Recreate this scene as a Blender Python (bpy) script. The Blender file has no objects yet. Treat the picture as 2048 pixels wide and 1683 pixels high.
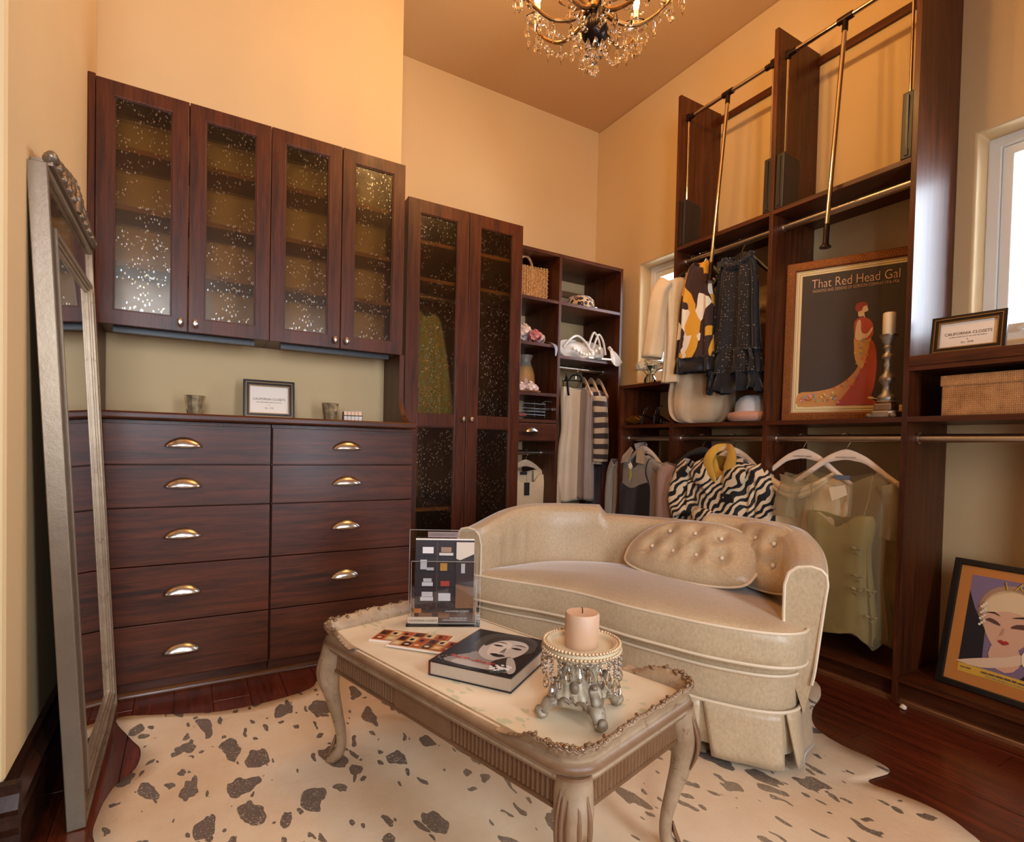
import bpy, bmesh, math, random
from mathutils import Vector, Matrix
R = math.radians; PI = math.pi; rnd = random.Random(7)
sc = bpy.context.scene; COL = sc.collection
# ------------------------------------------------------------------ camera
cd = bpy.data.cameras.new('camera'); cam = bpy.data.objects.new('camera', cd); COL.objects.link(cam); sc.camera = cam
yaw, pit, rol = 1.0309, -0.0209, 0.0229
_f = Vector((math.cos(yaw)*math.cos(pit), math.sin(yaw)*math.cos(pit), math.sin(pit)))
_r = Vector((math.sin(yaw), -math.cos(yaw), 0)); _u = _r.cross(_f)
_r2 = _r*math.cos(rol) + _u*math.sin(rol); _u2 = _u*math.cos(rol) - _r*math.sin(rol)
mw = Matrix((_r2, _u2, -_f)).transposed().to_4x4(); mw.translation = (-2.6816, -3.3646, 0.9575); cam.matrix_world = mw
cd.sensor_fit = 'HORIZONTAL'; cd.sensor_width = 36; cd.lens = 1101.19*36/2048
cd.shift_x = (1024-1033.39)/2048; cd.shift_y = (913.16-841.5)/2048; cd.clip_start = .02
# ------------------------------------------------------------------ world and daylight
w = bpy.data.worlds.new('daylight'); sc.world = w; w.use_nodes = True
bg = w.node_tree.nodes['Background']; bg.inputs[0].default_value = (.80, .90, 1, 1); bg.inputs[1].default_value = 21
def portal(name, loc, rot, sx, sy):
    l = bpy.data.lights.new(name, 'AREA'); l.shape = 'RECTANGLE'; l.size = sx; l.size_y = sy; l.cycles.is_portal = True
    o = bpy.data.objects.new(name, l); COL.objects.link(o); o.location = loc; o.rotation_euler = rot
portal('portal_far', (.17, -.78, 1.82), (0, R(90), 0), .8, .62)
portal('portal_near', (.17, -2.8, 1.82), (0, R(90), 0), .8, .85)
portal('portal_rear_a', (-3.0, -4.47, 1.6), (R(90), 0, 0), .7, 1.5)
portal('portal_rear_b', (-1.62, -4.47, 1.2), (R(90), 0, 0), .55, 1.6)
BULB = 5.8                                   # watts of each chandelier bulb
vs = sc.view_settings; vs.view_transform = 'Standard'; vs.look = 'None'; vs.exposure = 0.05; vs.gamma = 1; vs.use_curve_mapping = False
sc.cycles.max_bounces = 10; sc.cycles.transparent_max_bounces = 24; sc.cycles.sample_clamp_indirect = 6
# ------------------------------------------------------------------ materials
MATS = {}
def nodes(name):
    m = bpy.data.materials.new(name); m.use_nodes = True; nt = m.node_tree
    return m, nt, nt.nodes['Principled BSDF']
def N(nt, t, **kw):
    n = nt.nodes.new(t)
    for k, v in kw.items():
        if k.startswith('i_'):
            key = k[2:]; key = int(key) if key.isdigit() else key.replace('_', ' ')
            n.inputs[key].default_value = v
        else: setattr(n, k, v)
    return n
def L(nt, a, b): nt.links.new(a, b)
def coords(nt, scale=(1,1,1), rot=(0,0,0), kind='Object'):
    tc = N(nt, 'ShaderNodeTexCoord'); mp = N(nt, 'ShaderNodeMapping'); mp.inputs['Scale'].default_value = scale; mp.inputs['Rotation'].default_value = rot
    L(nt, tc.outputs[kind], mp.inputs['Vector']); return mp.outputs[0]
def ramp(nt, fac, stops, const=False):
    r = N(nt, 'ShaderNodeValToRGB'); r.color_ramp.interpolation = 'CONSTANT' if const else 'LINEAR'
    el = r.color_ramp.elements
    while len(el) < len(stops): el.new(.5)
    for e, (p, c) in zip(el, stops): e.position = p; e.color = (*c[:3], 1)
    L(nt, fac, r.inputs[0]); return r.outputs[0]
def noise(nt, vec, scale, detail=4, rough=.5, dist=0):
    n = N(nt, 'ShaderNodeTexNoise', i_Scale=scale, i_Detail=detail, i_Roughness=rough, i_Distortion=dist); L(nt, vec, n.inputs['Vector']); return n.outputs[0]
def bump(nt, b, h, strength=.3, dist=.01):
    n = N(nt, 'ShaderNodeBump', i_Strength=strength, i_Distance=dist); L(nt, h, n.inputs['Height']); L(nt, n.outputs[0], b.inputs['Normal']); return n.outputs[0]
def hexc(s):
    c = [int(s[i:i+2], 16)/255 for i in (0, 2, 4)]
    return tuple(x/12.92 if x < .04045 else ((x+.055)/1.055)**2.4 for x in c)
def mat(name, col, rough=.5, metal=0, var=None, bmp=None, **kw):
    """plain principled material; var=(scale, amount) mottles the colour, bmp=(scale, strength) roughens the surface"""
    if name in MATS: return MATS[name]
    m, nt, b = nodes(name); col = hexc(col) if isinstance(col, str) else col
    b.inputs['Base Color'].default_value = (*col, 1); b.inputs['Roughness'].default_value = rough; b.inputs['Metallic'].default_value = metal
    for k, v in kw.items(): b.inputs[k.replace('_', ' ')].default_value = v
    if var or bmp: vec = coords(nt)
    if var:
        s, a = var; n = noise(nt, vec, s)
        L(nt, ramp(nt, n, [(.3, [c*(1-a) for c in col]), (.7, [min(1, c*(1+a)) for c in col])]), b.inputs['Base Color'])
    if bmp: bump(nt, b, noise(nt, vec, bmp[0], 5), bmp[1], .004)
    MATS[name] = m; return m
def wood(name, dark, light, axis='z', rough=.42, scale=1, coat=.08):
    if name in MATS: return MATS[name]
    m, nt, b = nodes(name); s = [26*scale]*3; s['xyz'.index(axis)] = 1.6*scale
    v = coords(nt, s); n1 = noise(nt, v, 1.6, 6, .62, .7)
    v2 = coords(nt, [q*4 for q in s]); n2 = noise(nt, v2, 2.2, 3, .6)
    ma = N(nt, 'ShaderNodeMath', operation='MULTIPLY_ADD', i_1=.35); L(nt, n2, ma.inputs[0]); L(nt, n1, ma.inputs[2])
    L(nt, ramp(nt, ma.outputs[0], [(.45, hexc(dark)), (.85, hexc(light))]), b.inputs['Base Color'])
    b.inputs['Roughness'].default_value = rough; b.inputs['Specular IOR Level'].default_value = .32; b.inputs['Coat Weight'].default_value = coat; b.inputs['Coat Roughness'].default_value = .18
    bump(nt, b, ma.outputs[0], .06, .002); MATS[name] = m; return m
DK, LT = '2a1207', '5e2b10'
WZ = wood('closet_wood_upright', DK, LT, 'z'); WX = wood('closet_wood_along', DK, LT, 'x'); WY = wood('closet_wood_deep', DK, LT, 'y')
FLOORW = wood('floor_wood', '32120a', '6b2d17', 'y', .26, .7, .3)
PLASTER = mat('wall_paint', 'd2b282', .75, bmp=(14, .10), var=(1.5, .03)); CEILP = mat('ceiling_paint', 'c89e6a', .8, bmp=(16, .08))
WHITE = mat('window_vinyl', 'e8e6e0', .4); NICKEL = mat('brushed_nickel', 'cfc6b8', .24, 1); ROD = mat('satin_rod_metal', 'd6c6b2', .30, 1)
CHROME = mat('chrome', 'cfc4b2', .12, 1); BRONZE = mat('dark_bronze', '2a1a12', .35, .7); BLACK = mat('black_plastic', '141213', .4)
HARD = mat('lift_housing_plastic', '231a15', .5); HANGW = mat('pale_hanger_wood', 'dcb795', .45, var=(30, .08)); HANGB = mat('black_hanger', '15120f', .4)
PAPER = mat('paper_white', 'f0e2d2', .7); INK = mat('ink_brown', '5b4a41', .8); INKL = mat('ink_light', '8d7b70', .8)
def seeded_glass(name, tint, bub=1.0):
    m, nt, b = nodes(name); nt.nodes.remove(b); out = nt.nodes['Material Output']; v = coords(nt)
    vo = N(nt, 'ShaderNodeTexVoronoi', i_Scale=92); v2 = coords(nt, (1, 1, .55)); L(nt, v2, vo.inputs['Vector'])
    lt = N(nt, 'ShaderNodeMath', operation='LESS_THAN', i_1=.22); L(nt, vo.outputs['Distance'], lt.inputs[0])
    n2 = noise(nt, v, 9, 2); gt = N(nt, 'ShaderNodeMath', operation='GREATER_THAN', i_1=.45); L(nt, n2, gt.inputs[0])
    mu = N(nt, 'ShaderNodeMath', operation='MULTIPLY'); L(nt, lt.outputs[0], mu.inputs[0]); L(nt, gt.outputs[0], mu.inputs[1])
    bp = N(nt, 'ShaderNodeBump', i_Strength=.5, i_Distance=.005); h = N(nt, 'ShaderNodeMath', operation='MULTIPLY_ADD', i_1=.5)
    nm = N(nt, 'ShaderNodeMath', operation='MULTIPLY', i_1=.28); L(nt, noise(nt, v, 14, 2, .5), nm.inputs[0]); L(nt, mu.outputs[0], h.inputs[0]); L(nt, nm.outputs[0], h.inputs[2]); L(nt, h.outputs[0], bp.inputs['Height'])
    tr = N(nt, 'ShaderNodeBsdfTransparent'); tr.inputs[0].default_value = (*hexc(tint), 1)
    rf = N(nt, 'ShaderNodeBsdfRefraction', i_Roughness=.10, i_IOR=1.12); rf.inputs[0].default_value = (*hexc(tint), 1); L(nt, bp.outputs[0], rf.inputs['Normal'])
    mx0 = N(nt, 'ShaderNodeMixShader', i_0=.28); L(nt, tr.outputs[0], mx0.inputs[1]); L(nt, rf.outputs[0], mx0.inputs[2])
    gl = N(nt, 'ShaderNodeBsdfGlossy', i_Roughness=.22); L(nt, bp.outputs[0], gl.inputs['Normal'])
    fr = N(nt, 'ShaderNodeFresnel', i_IOR=1.5); L(nt, bp.outputs[0], fr.inputs['Normal'])
    ad = N(nt, 'ShaderNodeMath', operation='MULTIPLY_ADD', i_1=.45*bub, use_clamp=True); L(nt, mu.outputs[0], ad.inputs[0]); L(nt, fr.outputs[0], ad.inputs[2])
    mx = N(nt, 'ShaderNodeMixShader'); L(nt, ad.outputs[0], mx.inputs[0]); L(nt, mx0.outputs[0], mx.inputs[1]); L(nt, gl.outputs[0], mx.inputs[2]); L(nt, mx.outputs[0], out.inputs[0])
    return m
SEED = seeded_glass('seeded_glass', 'e9d9bb')
def clear(name, tint=(1, 1, 1), ior=1.45, base=.0):
    m, nt, b = nodes(name); nt.nodes.remove(b); out = nt.nodes['Material Output']
    tr = N(nt, 'ShaderNodeBsdfTransparent'); tr.inputs[0].default_value = (*tint, 1); gl = N(nt, 'ShaderNodeBsdfGlossy', i_Roughness=.03)
    fr = N(nt, 'ShaderNodeFresnel', i_IOR=ior); ad = N(nt, 'ShaderNodeMath', operation='ADD', i_1=base, use_clamp=True); L(nt, fr.outputs[0], ad.inputs[0])
    mx = N(nt, 'ShaderNodeMixShader'); L(nt, ad.outputs[0], mx.inputs[0]); L(nt, tr.outputs[0], mx.inputs[1]); L(nt, gl.outputs[0], mx.inputs[2]); L(nt, mx.outputs[0], out.inputs[0]); return m
PANE = clear('window_glass', (.97, .98, 1), 1.3); ACRY = clear('clear_acrylic', (.97, .97, .97), 1.4, .02)
CRYSTAL = mat('cut_crystal', (1, .98, .95), .02, 0, Transmission_Weight=1.0, IOR=1.55)
MIRROR = mat('mirror_glass', 'e6e6e6', .015, 1)
# ------------------------------------------------------------------ mesh helpers
def lerp(a, b, t): return a+(b-a)*t
class MB:
    def __init__(s): s.v = []; s.f = []; s.m = []
    def add(s, vs, fs, mi=0):
        o = len(s.v); s.v += [tuple(p) for p in vs]; s.f += [tuple(i+o for i in f) for f in fs]; s.m += [mi]*len(fs); return s
    def box(s, x0, x1, y0, y1, z0, z1, mi=0):
        return s.add([(x, y, z) for z in (z0, z1) for y in (y0, y1) for x in (x0, x1)], [(0,2,3,1),(4,5,7,6),(0,1,5,4),(2,6,7,3),(0,4,6,2),(1,3,7,5)], mi)
    def prism(s, poly, axis, a, b, mi=0):
        n = len(poly); P = lambda u, v, t: {'x': (t, u, v), 'y': (u, t, v), 'z': (u, v, t)}[axis]
        return s.add([P(u, v, a) for u, v in poly]+[P(u, v, b) for u, v in poly], [tuple(range(n)), tuple(range(2*n-1, n-1, -1))]+[(i, n+i, n+(i+1) % n, (i+1) % n) for i in range(n)], mi)
    def grid(s, fn, nu, nv, cu=False, mi=0, caps=False, cv=False):
        U = nu if cu else nu+1; V = nv if cv else nv+1; vs = [fn(i/nu, j/nv) for j in range(V) for i in range(U)]; fs = []
        for j in range(nv):
            for i in range(nu): fs.append((j*U+i, j*U+(i+1) % U, ((j+1) % V)*U+(i+1) % U, ((j+1) % V)*U+i))
        if caps: fs += [tuple(range(U-1, -1, -1)), tuple(range((V-1)*U, V*U))]
        return s.add(vs, fs, mi)
    def lathe(s, prof, n=24, c=(0,0,0), mi=0, ripple=None):
        k = len(prof)-1
        def fn(u, v):
            r, z = prof[round(v*k)]; a = u*2*PI
            if ripple: r *= 1+ripple[1]*math.cos(ripple[0]*a)
            return (c[0]+r*math.cos(a), c[1]+r*math.sin(a), c[2]+z)
        return s.grid(fn, n, k, True, mi, caps=True)
    def sphere(s, c, r, nu=10, nv=6, mi=0):
        rx, ry, rz = r if hasattr(r, '__len__') else (r, r, r)
        def fn(u, v):
            t = PI*(.02+.96*v); return (c[0]+rx*math.sin(t)*math.cos(u*2*PI), c[1]+ry*math.sin(t)*math.sin(u*2*PI), c[2]-rz*math.cos(t))
        return s.grid(fn, nu, nv, True, mi, caps=True)
    def tube(s, path, r, n=8, mi=0, closed=False, flat=None, smooth=0):
        P = [Vector(p) for p in path]
        if smooth: P = spline(P, smooth, closed)
        k = len(P); rs = r if hasattr(r, '__len__') else [r]*k
        if len(rs) != k: rs = [interp(rs, i/(k-1)) for i in range(k)]
        up = Vector((0, 0, 1)); rings = []; pa = None
        for i in range(k):
            t = (P[(i+1) % k]-P[i-1]) if closed else (P[min(i+1, k-1)]-P[max(i-1, 0)])
            t = t.normalized() if t.length > 1e-9 else Vector((0, 0, 1))
            if flat is not None: a = Vector(flat); a = (a-t*a.dot(t)); a = a.normalized() if a.length > 1e-6 else t.orthogonal().normalized()
            else:
                if pa is None: a = t.cross(up); a = a.normalized() if a.length > 1e-2 else Vector((1, 0, 0))
                else: a = pa-t*pa.dot(t); a = a.normalized() if a.length > 1e-4 else t.orthogonal().normalized()
            pa = a
            b = t.cross(a); rr = rs[i]; ra, rb = rr if hasattr(rr, '__len__') else (rr, rr)
            rings.append([P[i]+a*ra*math.cos(2*PI*j/n)+b*rb*math.sin(2*PI*j/n) for j in range(n)])
        vs = [p for q in rings for p in q]; fs = []
        for i in range(k if closed else k-1):
            for j in range(n): fs.append((i*n+j, i*n+(j+1) % n, ((i+1) % k)*n+(j+1) % n, ((i+1) % k)*n+j))
        if not closed: fs += [tuple(range(n-1, -1, -1)), tuple(range((k-1)*n, k*n))]
        return s.add(vs, fs, mi)
    def cyl(s, p0, p1, r, n=16, mi=0, r1=None): return s.tube([p0, p1], [r, r if r1 is None else r1], n, mi)
    def frame(s, x0, x1, z0, z1, w, y0, y1, mi=0, wb=None):
        """rectangular ring in the x-z plane, w wide, from y0 (front) to y1"""
        wb = wb or w; o = [(x0, z0), (x1, z0), (x1, z1), (x0, z1)]; i = [(x0+w, z0+wb), (x1-w, z0+wb), (x1-w, z1-w), (x0+w, z1-w)]; vs = []
        for y in (y0, y1): vs += [(a, y, b) for a, b in o]+[(a, y, b) for a, b in i]
        fs = []
        for k in range(4):
            l = (k+1) % 4; fs += [(k, l, 4+l, 4+k), (8+l, 8+k, 12+k, 12+l), (l, k, 8+k, 8+l), (4+k, 4+l, 12+l, 12+k)]
        return s.add(vs, fs, mi)
    def poly(s, pts, y, mi=0): return s.add([(a, y, b) for a, b in pts], [tuple(range(len(pts)))], mi)
    def build(s, name, m, parent=None, smooth=True, bevel=0, loc=None, ang=35, solid=0, sub=0):
        me = bpy.data.meshes.new(name); me.from_pydata(s.v, [], s.f)
        ms = m if isinstance(m, (list, tuple)) else [m]
        for q in ms: me.materials.append(q)
        if len(ms) > 1:
            for p, i in zip(me.polygons, s.m): p.material_index = i
        bm = bmesh.new(); bm.from_mesh(me); bmesh.ops.recalc_face_normals(bm, faces=bm.faces); bm.to_mesh(me); bm.free()
        if smooth:
            for p in me.polygons: p.use_smooth = True
            me.set_sharp_from_angle(angle=R(ang))
        o = bpy.data.objects.new(name, me); COL.objects.link(o); o.parent = parent
        if loc: o.location = loc
        if bevel: bv = o.modifiers.new('b', 'BEVEL'); bv.width = bevel; bv.segments = 2; bv.limit_method = 'ANGLE'
        if solid: q = o.modifiers.new('s', 'SOLIDIFY'); q.thickness = solid; q.offset = 0
        if sub: q = o.modifiers.new('u', 'SUBSURF'); q.levels = q.render_levels = sub
        return o
def interp(a, t):
    x = t*(len(a)-1); i = min(int(x), len(a)-2); q = x-i
    if hasattr(a[0], '__len__'): return tuple(lerp(m, n, q) for m, n in zip(a[i], a[i+1]))
    return lerp(a[i], a[i+1], q)
def spline(P, k, closed=False):
    P = [Vector(p) for p in P]; n = len(P); out = []
    g = (lambda i: P[i % n]) if closed else (lambda i: P[max(0, min(n-1, i))])
    for i in range(n if closed else n-1):
        a, b, c, d = g(i-1), g(i), g(i+1), g(i+2)
        for j in range(k):
            t = j/k; out.append(.5*((2*b)+(c-a)*t+(2*a-5*b+4*c-d)*t*t+(3*b-a-3*c+d)*t**3))
    if not closed: out.append(P[-1])
    return out
def tag(o, label=None, cat=None, group=None, kind=None):
    if label: o['label'] = label
    if cat: o['category'] = cat
    if group: o['group'] = group
    if kind: o['kind'] = kind
    return o
def thing(name, label, cat, loc=(0, 0, 0), rz=0, group=None):
    o = bpy.data.objects.new(name, None); COL.objects.link(o); o.location = loc; o.rotation_euler = (0, 0, rz); o.empty_display_size = .05
    return tag(o, label, cat, group)
def struct(o): o['kind'] = 'structure'; return o
def inst(o, parent, loc=(0, 0, 0), rot=(0, 0, 0), scl=(1, 1, 1)):
    c = o.copy(); COL.objects.link(c); c.parent = parent; c.location = loc; c.rotation_euler = rot; c.scale = scl; return c
def dup(root, loc, rz, label):
    r = root.copy(); COL.objects.link(r); r.location = loc; r.rotation_euler = (0, 0, rz); r['label'] = label
    for ch in list(root.children):
        c = ch.copy(); COL.objects.link(c); c.parent = r
        for g in list(ch.children): d = g.copy(); COL.objects.link(d); d.parent = c
    return r
_dg = None
def text(s, size, m, parent, loc, rot=(R(90), 0, 0), sx=1, name='lettering', space=1, align='CENTER', ext=.0003, shear=0, offset=0):
    cu = bpy.data.curves.new('t', 'FONT'); cu.body = s; cu.size = size; cu.align_x = align; cu.extrude = ext; cu.space_character = space; cu.shear = shear; cu.resolution_u = 3; cu.offset = offset
    t = bpy.data.objects.new('t', cu); COL.objects.link(t); bpy.context.view_layer.update()
    me = bpy.data.meshes.new_from_object(t.evaluated_get(bpy.context.evaluated_depsgraph_get())); bpy.data.objects.remove(t); me.name = name
    me.materials.clear(); me.materials.append(m); o = bpy.data.objects.new(name, me); COL.objects.link(o); o.parent = parent; o.location = loc; o.rotation_euler = rot; o.scale = (sx, 1, 1); return o
WB = -PI/2      # turn of things on the right-hand wall: local x runs towards the viewer's right, local y into the wall
# ------------------------------------------------------------------ room shell
CZ = 3.36
def wall_holes(name, axis, a0, a1, t0, t1, holes):
    """wall in the plane across `axis`; a0..a1 along it, t0..t1 thickness, holes = (a0, a1, z0, z1)"""
    us = sorted({a0, a1, *[h[0] for h in holes], *[h[1] for h in holes]}); zs = sorted({0, CZ, *[h[2] for h in holes], *[h[3] for h in holes]})
    P = (lambda a, t, z: (t, a, z)) if axis == 'x' else (lambda a, t, z: (a, t, z))
    solid = lambda i, j: 0 <= i < len(us)-1 and 0 <= j < len(zs)-1 and not any(h[0]-1e-6 <= us[i] and us[i+1] <= h[1]+1e-6 and h[2]-1e-6 <= zs[j] and zs[j+1] <= h[3]+1e-6 for h in holes)
    m = MB()
    for i in range(len(us)-1):
        for j in range(len(zs)-1):
            if not solid(i, j): continue
            u0, u1, z0, z1 = us[i], us[i+1], zs[j], zs[j+1]
            for t in (t0, t1): m.add([P(u0, t, z0), P(u1, t, z0), P(u1, t, z1), P(u0, t, z1)], [(0, 1, 2, 3)])
            for (di, dj, q) in ((-1, 0, ((u0, z0), (u0, z1))), (1, 0, ((u1, z0), (u1, z1))), (0, -1, ((u0, z0), (u1, z0))), (0, 1, ((u0, z1), (u1, z1)))):
                if not solid(i+di, j+dj):
                    (ua, za), (ub, zb) = q; m.add([P(ua, t0, za), P(ub, t0, zb), P(ub, t1, zb), P(ua, t1, za)], [(0, 1, 2, 3)])
    o = m.build(name, PLASTER, smooth=False); bm = bmesh.new(); bm.from_mesh(o.data); bmesh.ops.remove_doubles(bm, verts=bm.verts, dist=1e-5); bmesh.ops.recalc_face_normals(bm, faces=bm.faces); bm.to_mesh(o.data); bm.free()
    b = o.modifiers.new('b', 'BEVEL'); b.width = .012; b.segments = 3; b.limit_method = 'ANGLE'
    return struct(o)
W1 = (-1.09, -.497, 1.415, 2.222); W2 = (-3.2, -2.394, 1.405, 2.235)
wall_holes('wall_right', 'x', -4.5, .12, 0, .16, [W1, W2])
RW = (-3.35, -2.65, .85, 2.35); RW2 = (-1.9, -1.35, .4, 2.0)
wall_holes('wall_rear', 'y', -4.8, 0, -4.5, -4.4, [RW, RW2])
struct(MB().box(-1.76, 0, 0, .12, 0, CZ).build('wall_back', PLASTER, smooth=False))
struct(MB().box(-3.1, -1.75, -.6, .12, 0, CZ).build('wall_back_projecting', PLASTER, smooth=False, bevel=.012))
struct(MB().box(-3.12, -3.0, -1.866, -.6, 0, CZ).build('wall_left', PLASTER, smooth=False, bevel=.015))
struct(MB().box(-4.8, -3.12, -1.866, -1.75, 0, CZ).build('wall_left_return', PLASTER, smooth=False))
struct(MB().box(-4.92, -4.8, -4.5, -1.75, 0, CZ).build('wall_far_left', PLASTER, smooth=False))
struct(MB().box(-4.92, .16, -4.5, .12, CZ, CZ+.1).build('ceiling', CEILP, smooth=False))
fl = struct(MB().box(-4.92, .16, -4.5, .12, -.05, -.006).build('floor', FLOORW, smooth=False))
# oak boards laid towards the back wall, each its own piece
x = -3.08; k = 0
while x < -.27:
    y = -4.35+rnd.uniform(0, .5); lo = -4.4
    while lo < -.56:
        hi = min(y, -.56); d = rnd.uniform(-.0006, .0006)
        MB().box(x+.0008, x+.1212, lo+.0008, hi-.0008, -.0055, d).build('plank', FLOORW, fl, smooth=False, bevel=.0012); lo = hi; y += rnd.uniform(.65, 1.25)
    x += .122; k += 1
DARKB = wood('baseboard_wood', '1d0f0a', '3c2216', 'y', .25)
prof = [(0, 0), (.016, 0), (.016, .13), (.026, .15), (.022, .175), (.03, .19), (.014, .215), (.012, .235), (0, .24)]
bb = MB(); bb.prism([(-3.0+a, b) for a, b in prof], 'y', -1.866, -.985); bl = struct(bb.build('baseboard_left', DARKB, smooth=True, ang=25))
bb = MB(); bb.prism([(-1.866-a, b) for a, b in prof], 'x', -4.8, -2.972); struct(bb.build('baseboard_return', DARKB, smooth=True, ang=25))
def window(name, h, x0, sash=True):
    y0, y1, z0, z1 = h; r = bpy.data.objects.new(name, None); COL.objects.link(r); r.rotation_euler = (0, 0, WB); r.location = (x0, y1, z0); struct(r)
    W, H = y1-y0, z1-z0
    MB().frame(0, W, 0, H, .042, 0, .055).build('window_frame', WHITE, r, smooth=False, bevel=.003)
    s = MB().frame(.043, W-.043, .043, H-.043, .036, .012, .05).build('sash', WHITE, r, smooth=False, bevel=.003)
    MB().box(.078, W-.078, .030, .034, .078, H-.078).build('pane', PANE, s, smooth=False)
    return r
window('window_1', W1, .10); w2 = window('window_2', W2, .10)
lv = MB(); lv.tube([(.13, -.005, .05), (.13, -.03, .05), (.18, -.035, .08)], .009, 8); lv.build('latch', WHITE, w2)
for nm, h in (('window_3', RW), ('window_4', RW2)):
    r = bpy.data.objects.new(nm, None); COL.objects.link(r); struct(r); r.location = (h[0], -4.46, h[2]); W, H = h[1]-h[0], h[3]-h[2]
    MB().frame(0, W, 0, H, .05, 0, .05).build('window_frame', WHITE, r, smooth=False); MB().box(.05, W-.05, .02, .025, .05, H-.05).build('pane', PANE, r, smooth=False)

# ------------------------------------------------------------------ chest of drawers with hutch (left)
def cup_handle(parent, loc, w=.061, h=.034, d=.024):
    m = MB()
    def fn(u, v): a = PI*u; b = PI/2*v; s = max(math.sin(a), 0)**.85; return (w*math.cos(a), -d*s*math.cos(b)-.001, h*s*math.sin(b)*(.35+.65*math.sin(a))+(-.004*s*math.cos(b)))
    m.grid(fn, 18, 6); return m.build('handle', NICKEL, parent, loc=loc, solid=.002)
rows = [1.007, .857, .701, .487, .273, .063]
hz = [.925, .775, .588, .376, .157]
for (x0, x1, hx, lab) in ((-2.975, -2.392, -2.692, 'chest of five walnut drawers behind the leaning mirror'), (-2.388, -1.797, -2.092, 'chest of five walnut drawers next to the tall glass-door cabinet')):
    t = thing('drawer_unit', lab, 'dresser', (x0, -.966, 0), 0, 'walnut drawer units'); W = x1-x0
    MB().box(0, W, .022, .364, .055, 1.018).build('carcass', WZ, t, smooth=False)
    MB().box(0, W, .045, .34, 0.001, .055).build('toe_kick', WX, t, smooth=False)
    for i in range(5):
        d = MB().box(.0015, W-.0015, 0, .021, rows[i+1]+.002, rows[i]-.002).build('drawer', WX, t, smooth=False, bevel=.0015)
        cup_handle(d, (hx-x0, 0, hz[i]))
t = MB().prism([(-.985, 1.02), (-.6, 1.02), (-.6, 1.048), (-.985, 1.048), (-.99, 1.042), (-.99, 1.026)], 'x', -2.985, -1.792).build('countertop', WX, None, smooth=False, bevel=.002)
tag(t, 'long walnut countertop across both drawer chests', 'countertop')
shoe = [(0, 0), (-.018, 0), (-.017, .007), (-.012, .014), (-.005, .018), (0, .019)]
SHOE = wood('shoe_moulding_wood', '3a1e12', '7a4a2c', 'y', .25); SHOEX = wood('shoe_moulding_wood_x', '3a1e12', '7a4a2c', 'x', .25)
struct(MB().prism([(a-.921, b) for a, b in shoe], 'x', -2.985, -1.79).build('trim_1', SHOEX, ang=60))
sup = [(-.6, 1.372), (-.838, 1.372), (-.838, 1.17)]+[(-.838-.125*(1-math.cos(a)), 1.17-.12*math.sin(a)) for a in [R(q) for q in (15, 30, 45, 60, 75, 90)]]+[(-.963, 1.049), (-.6, 1.049)]
for (a, b, lab) in ((-2.985, -2.965, 'curved walnut bracket panel of the hutch beside the mirror'), (-1.824, -1.802, 'curved walnut bracket panel of the hutch beside the tall cabinet')):
    tag(MB().prism(sup, 'x', a, b).build('hutch_support_panel', WZ, None, smooth=False, bevel=.002), lab, 'panel', 'hutch brackets')
def shelf_pins(m, x, y, z0, z1):
    z = z0
    while z < z1: m.cyl((x-.0008, y, z), (x+.0008, y, z), .0025, 6); z += .032
PIN = mat('peg_hole', '120a06', .6)
def glass_door(parent, x0, x1, z0, z1, y, sw, knob, mid=None):
    cx = x0; W = x1-x0
    m = MB(); m.frame(0, W, z0, z1, sw, 0, .02, wb=sw)
    if mid: m.box(sw-.001, W-sw+.001, 0, .02, mid[0], mid[1])
    d = m.build('door', WZ, parent, smooth=False, bevel=.002, loc=(x0, y, 0))
    for (a, b) in ([(z0+sw, mid[0]), (mid[1], z1-sw)] if mid else [(z0+sw, z1-sw)]):
        MB().frame(sw-.002, W-sw+.002, a-.002, b+.002, .006, .004, .016).build('glazing_bead', WZ, d, smooth=False)
        MB().box(sw, W-sw, .009, .013, a, b).build('glass_pane', SEED, d, smooth=False)
    k = MB(); k.lathe([(.004, 0), (.004, .012), (.009, .016), (.0125, .022), (.012, .028), (.007, .033), (0.0005, .034)], 14); kb = k.build('knob', NICKEL, d, loc=(knob[0]-x0, 0, knob[1])); kb.rotation_euler = (R(90), 0, 0); kb.scale = (.85, 1.25, 1)
    return d
for (a, b, c, lab) in ((-2.975, -2.683, -2.391, 'wall cabinet with two seeded-glass doors over the chest behind the mirror'), (-2.389, -2.100, -1.812, 'wall cabinet with two seeded-glass doors next to the tall cabinet')):
    t = thing('wall_cabinet', lab, 'cabinet', (a, -.82, 0), 0, 'hutch wall cabinets'); W = c-a
    m = MB()
    for q in (0, W-.018): MB().box(q, q+.018, 0, .218, 1.374, 2.256).build('side_panel', WZ, t, smooth=False)
    MB().box(.018, W-.018, 0, .218, 2.238, 2.256).build('top_panel', WX, t, smooth=False)
    MB().box(.018, W-.018, 0, .218, 1.374, 1.392).build('bottom_panel', WX, t, smooth=False)
    for z in (1.60, 1.81, 2.03): MB().box(.018, W-.018, .02, .218, z, z+.018).build('shelf', mat('shelf_front', '8a6240', .4), t, smooth=False)
    MB().box(.05, W-.05, .03, .06, 1.352, 1.373).build('light_rail', mat('light_bar', '1a1210', .4), t, smooth=False)
    glass_door(t, 0, b-a-.0015, 1.371, 2.258, -.02, .055, (b-a-.025, 1.404)); glass_door(t, b-a+.0015, W, 1.371, 2.258, -.02, .055, (b-a+.025, 1.404))
tag(MB().box(-2.999, -2.9765, -.836, -.6, 1.36, 2.268).build('filler_panel', WZ, None, smooth=False, bevel=.002), 'narrow walnut filler strip between wall cabinet and plaster wall', 'panel')
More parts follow.
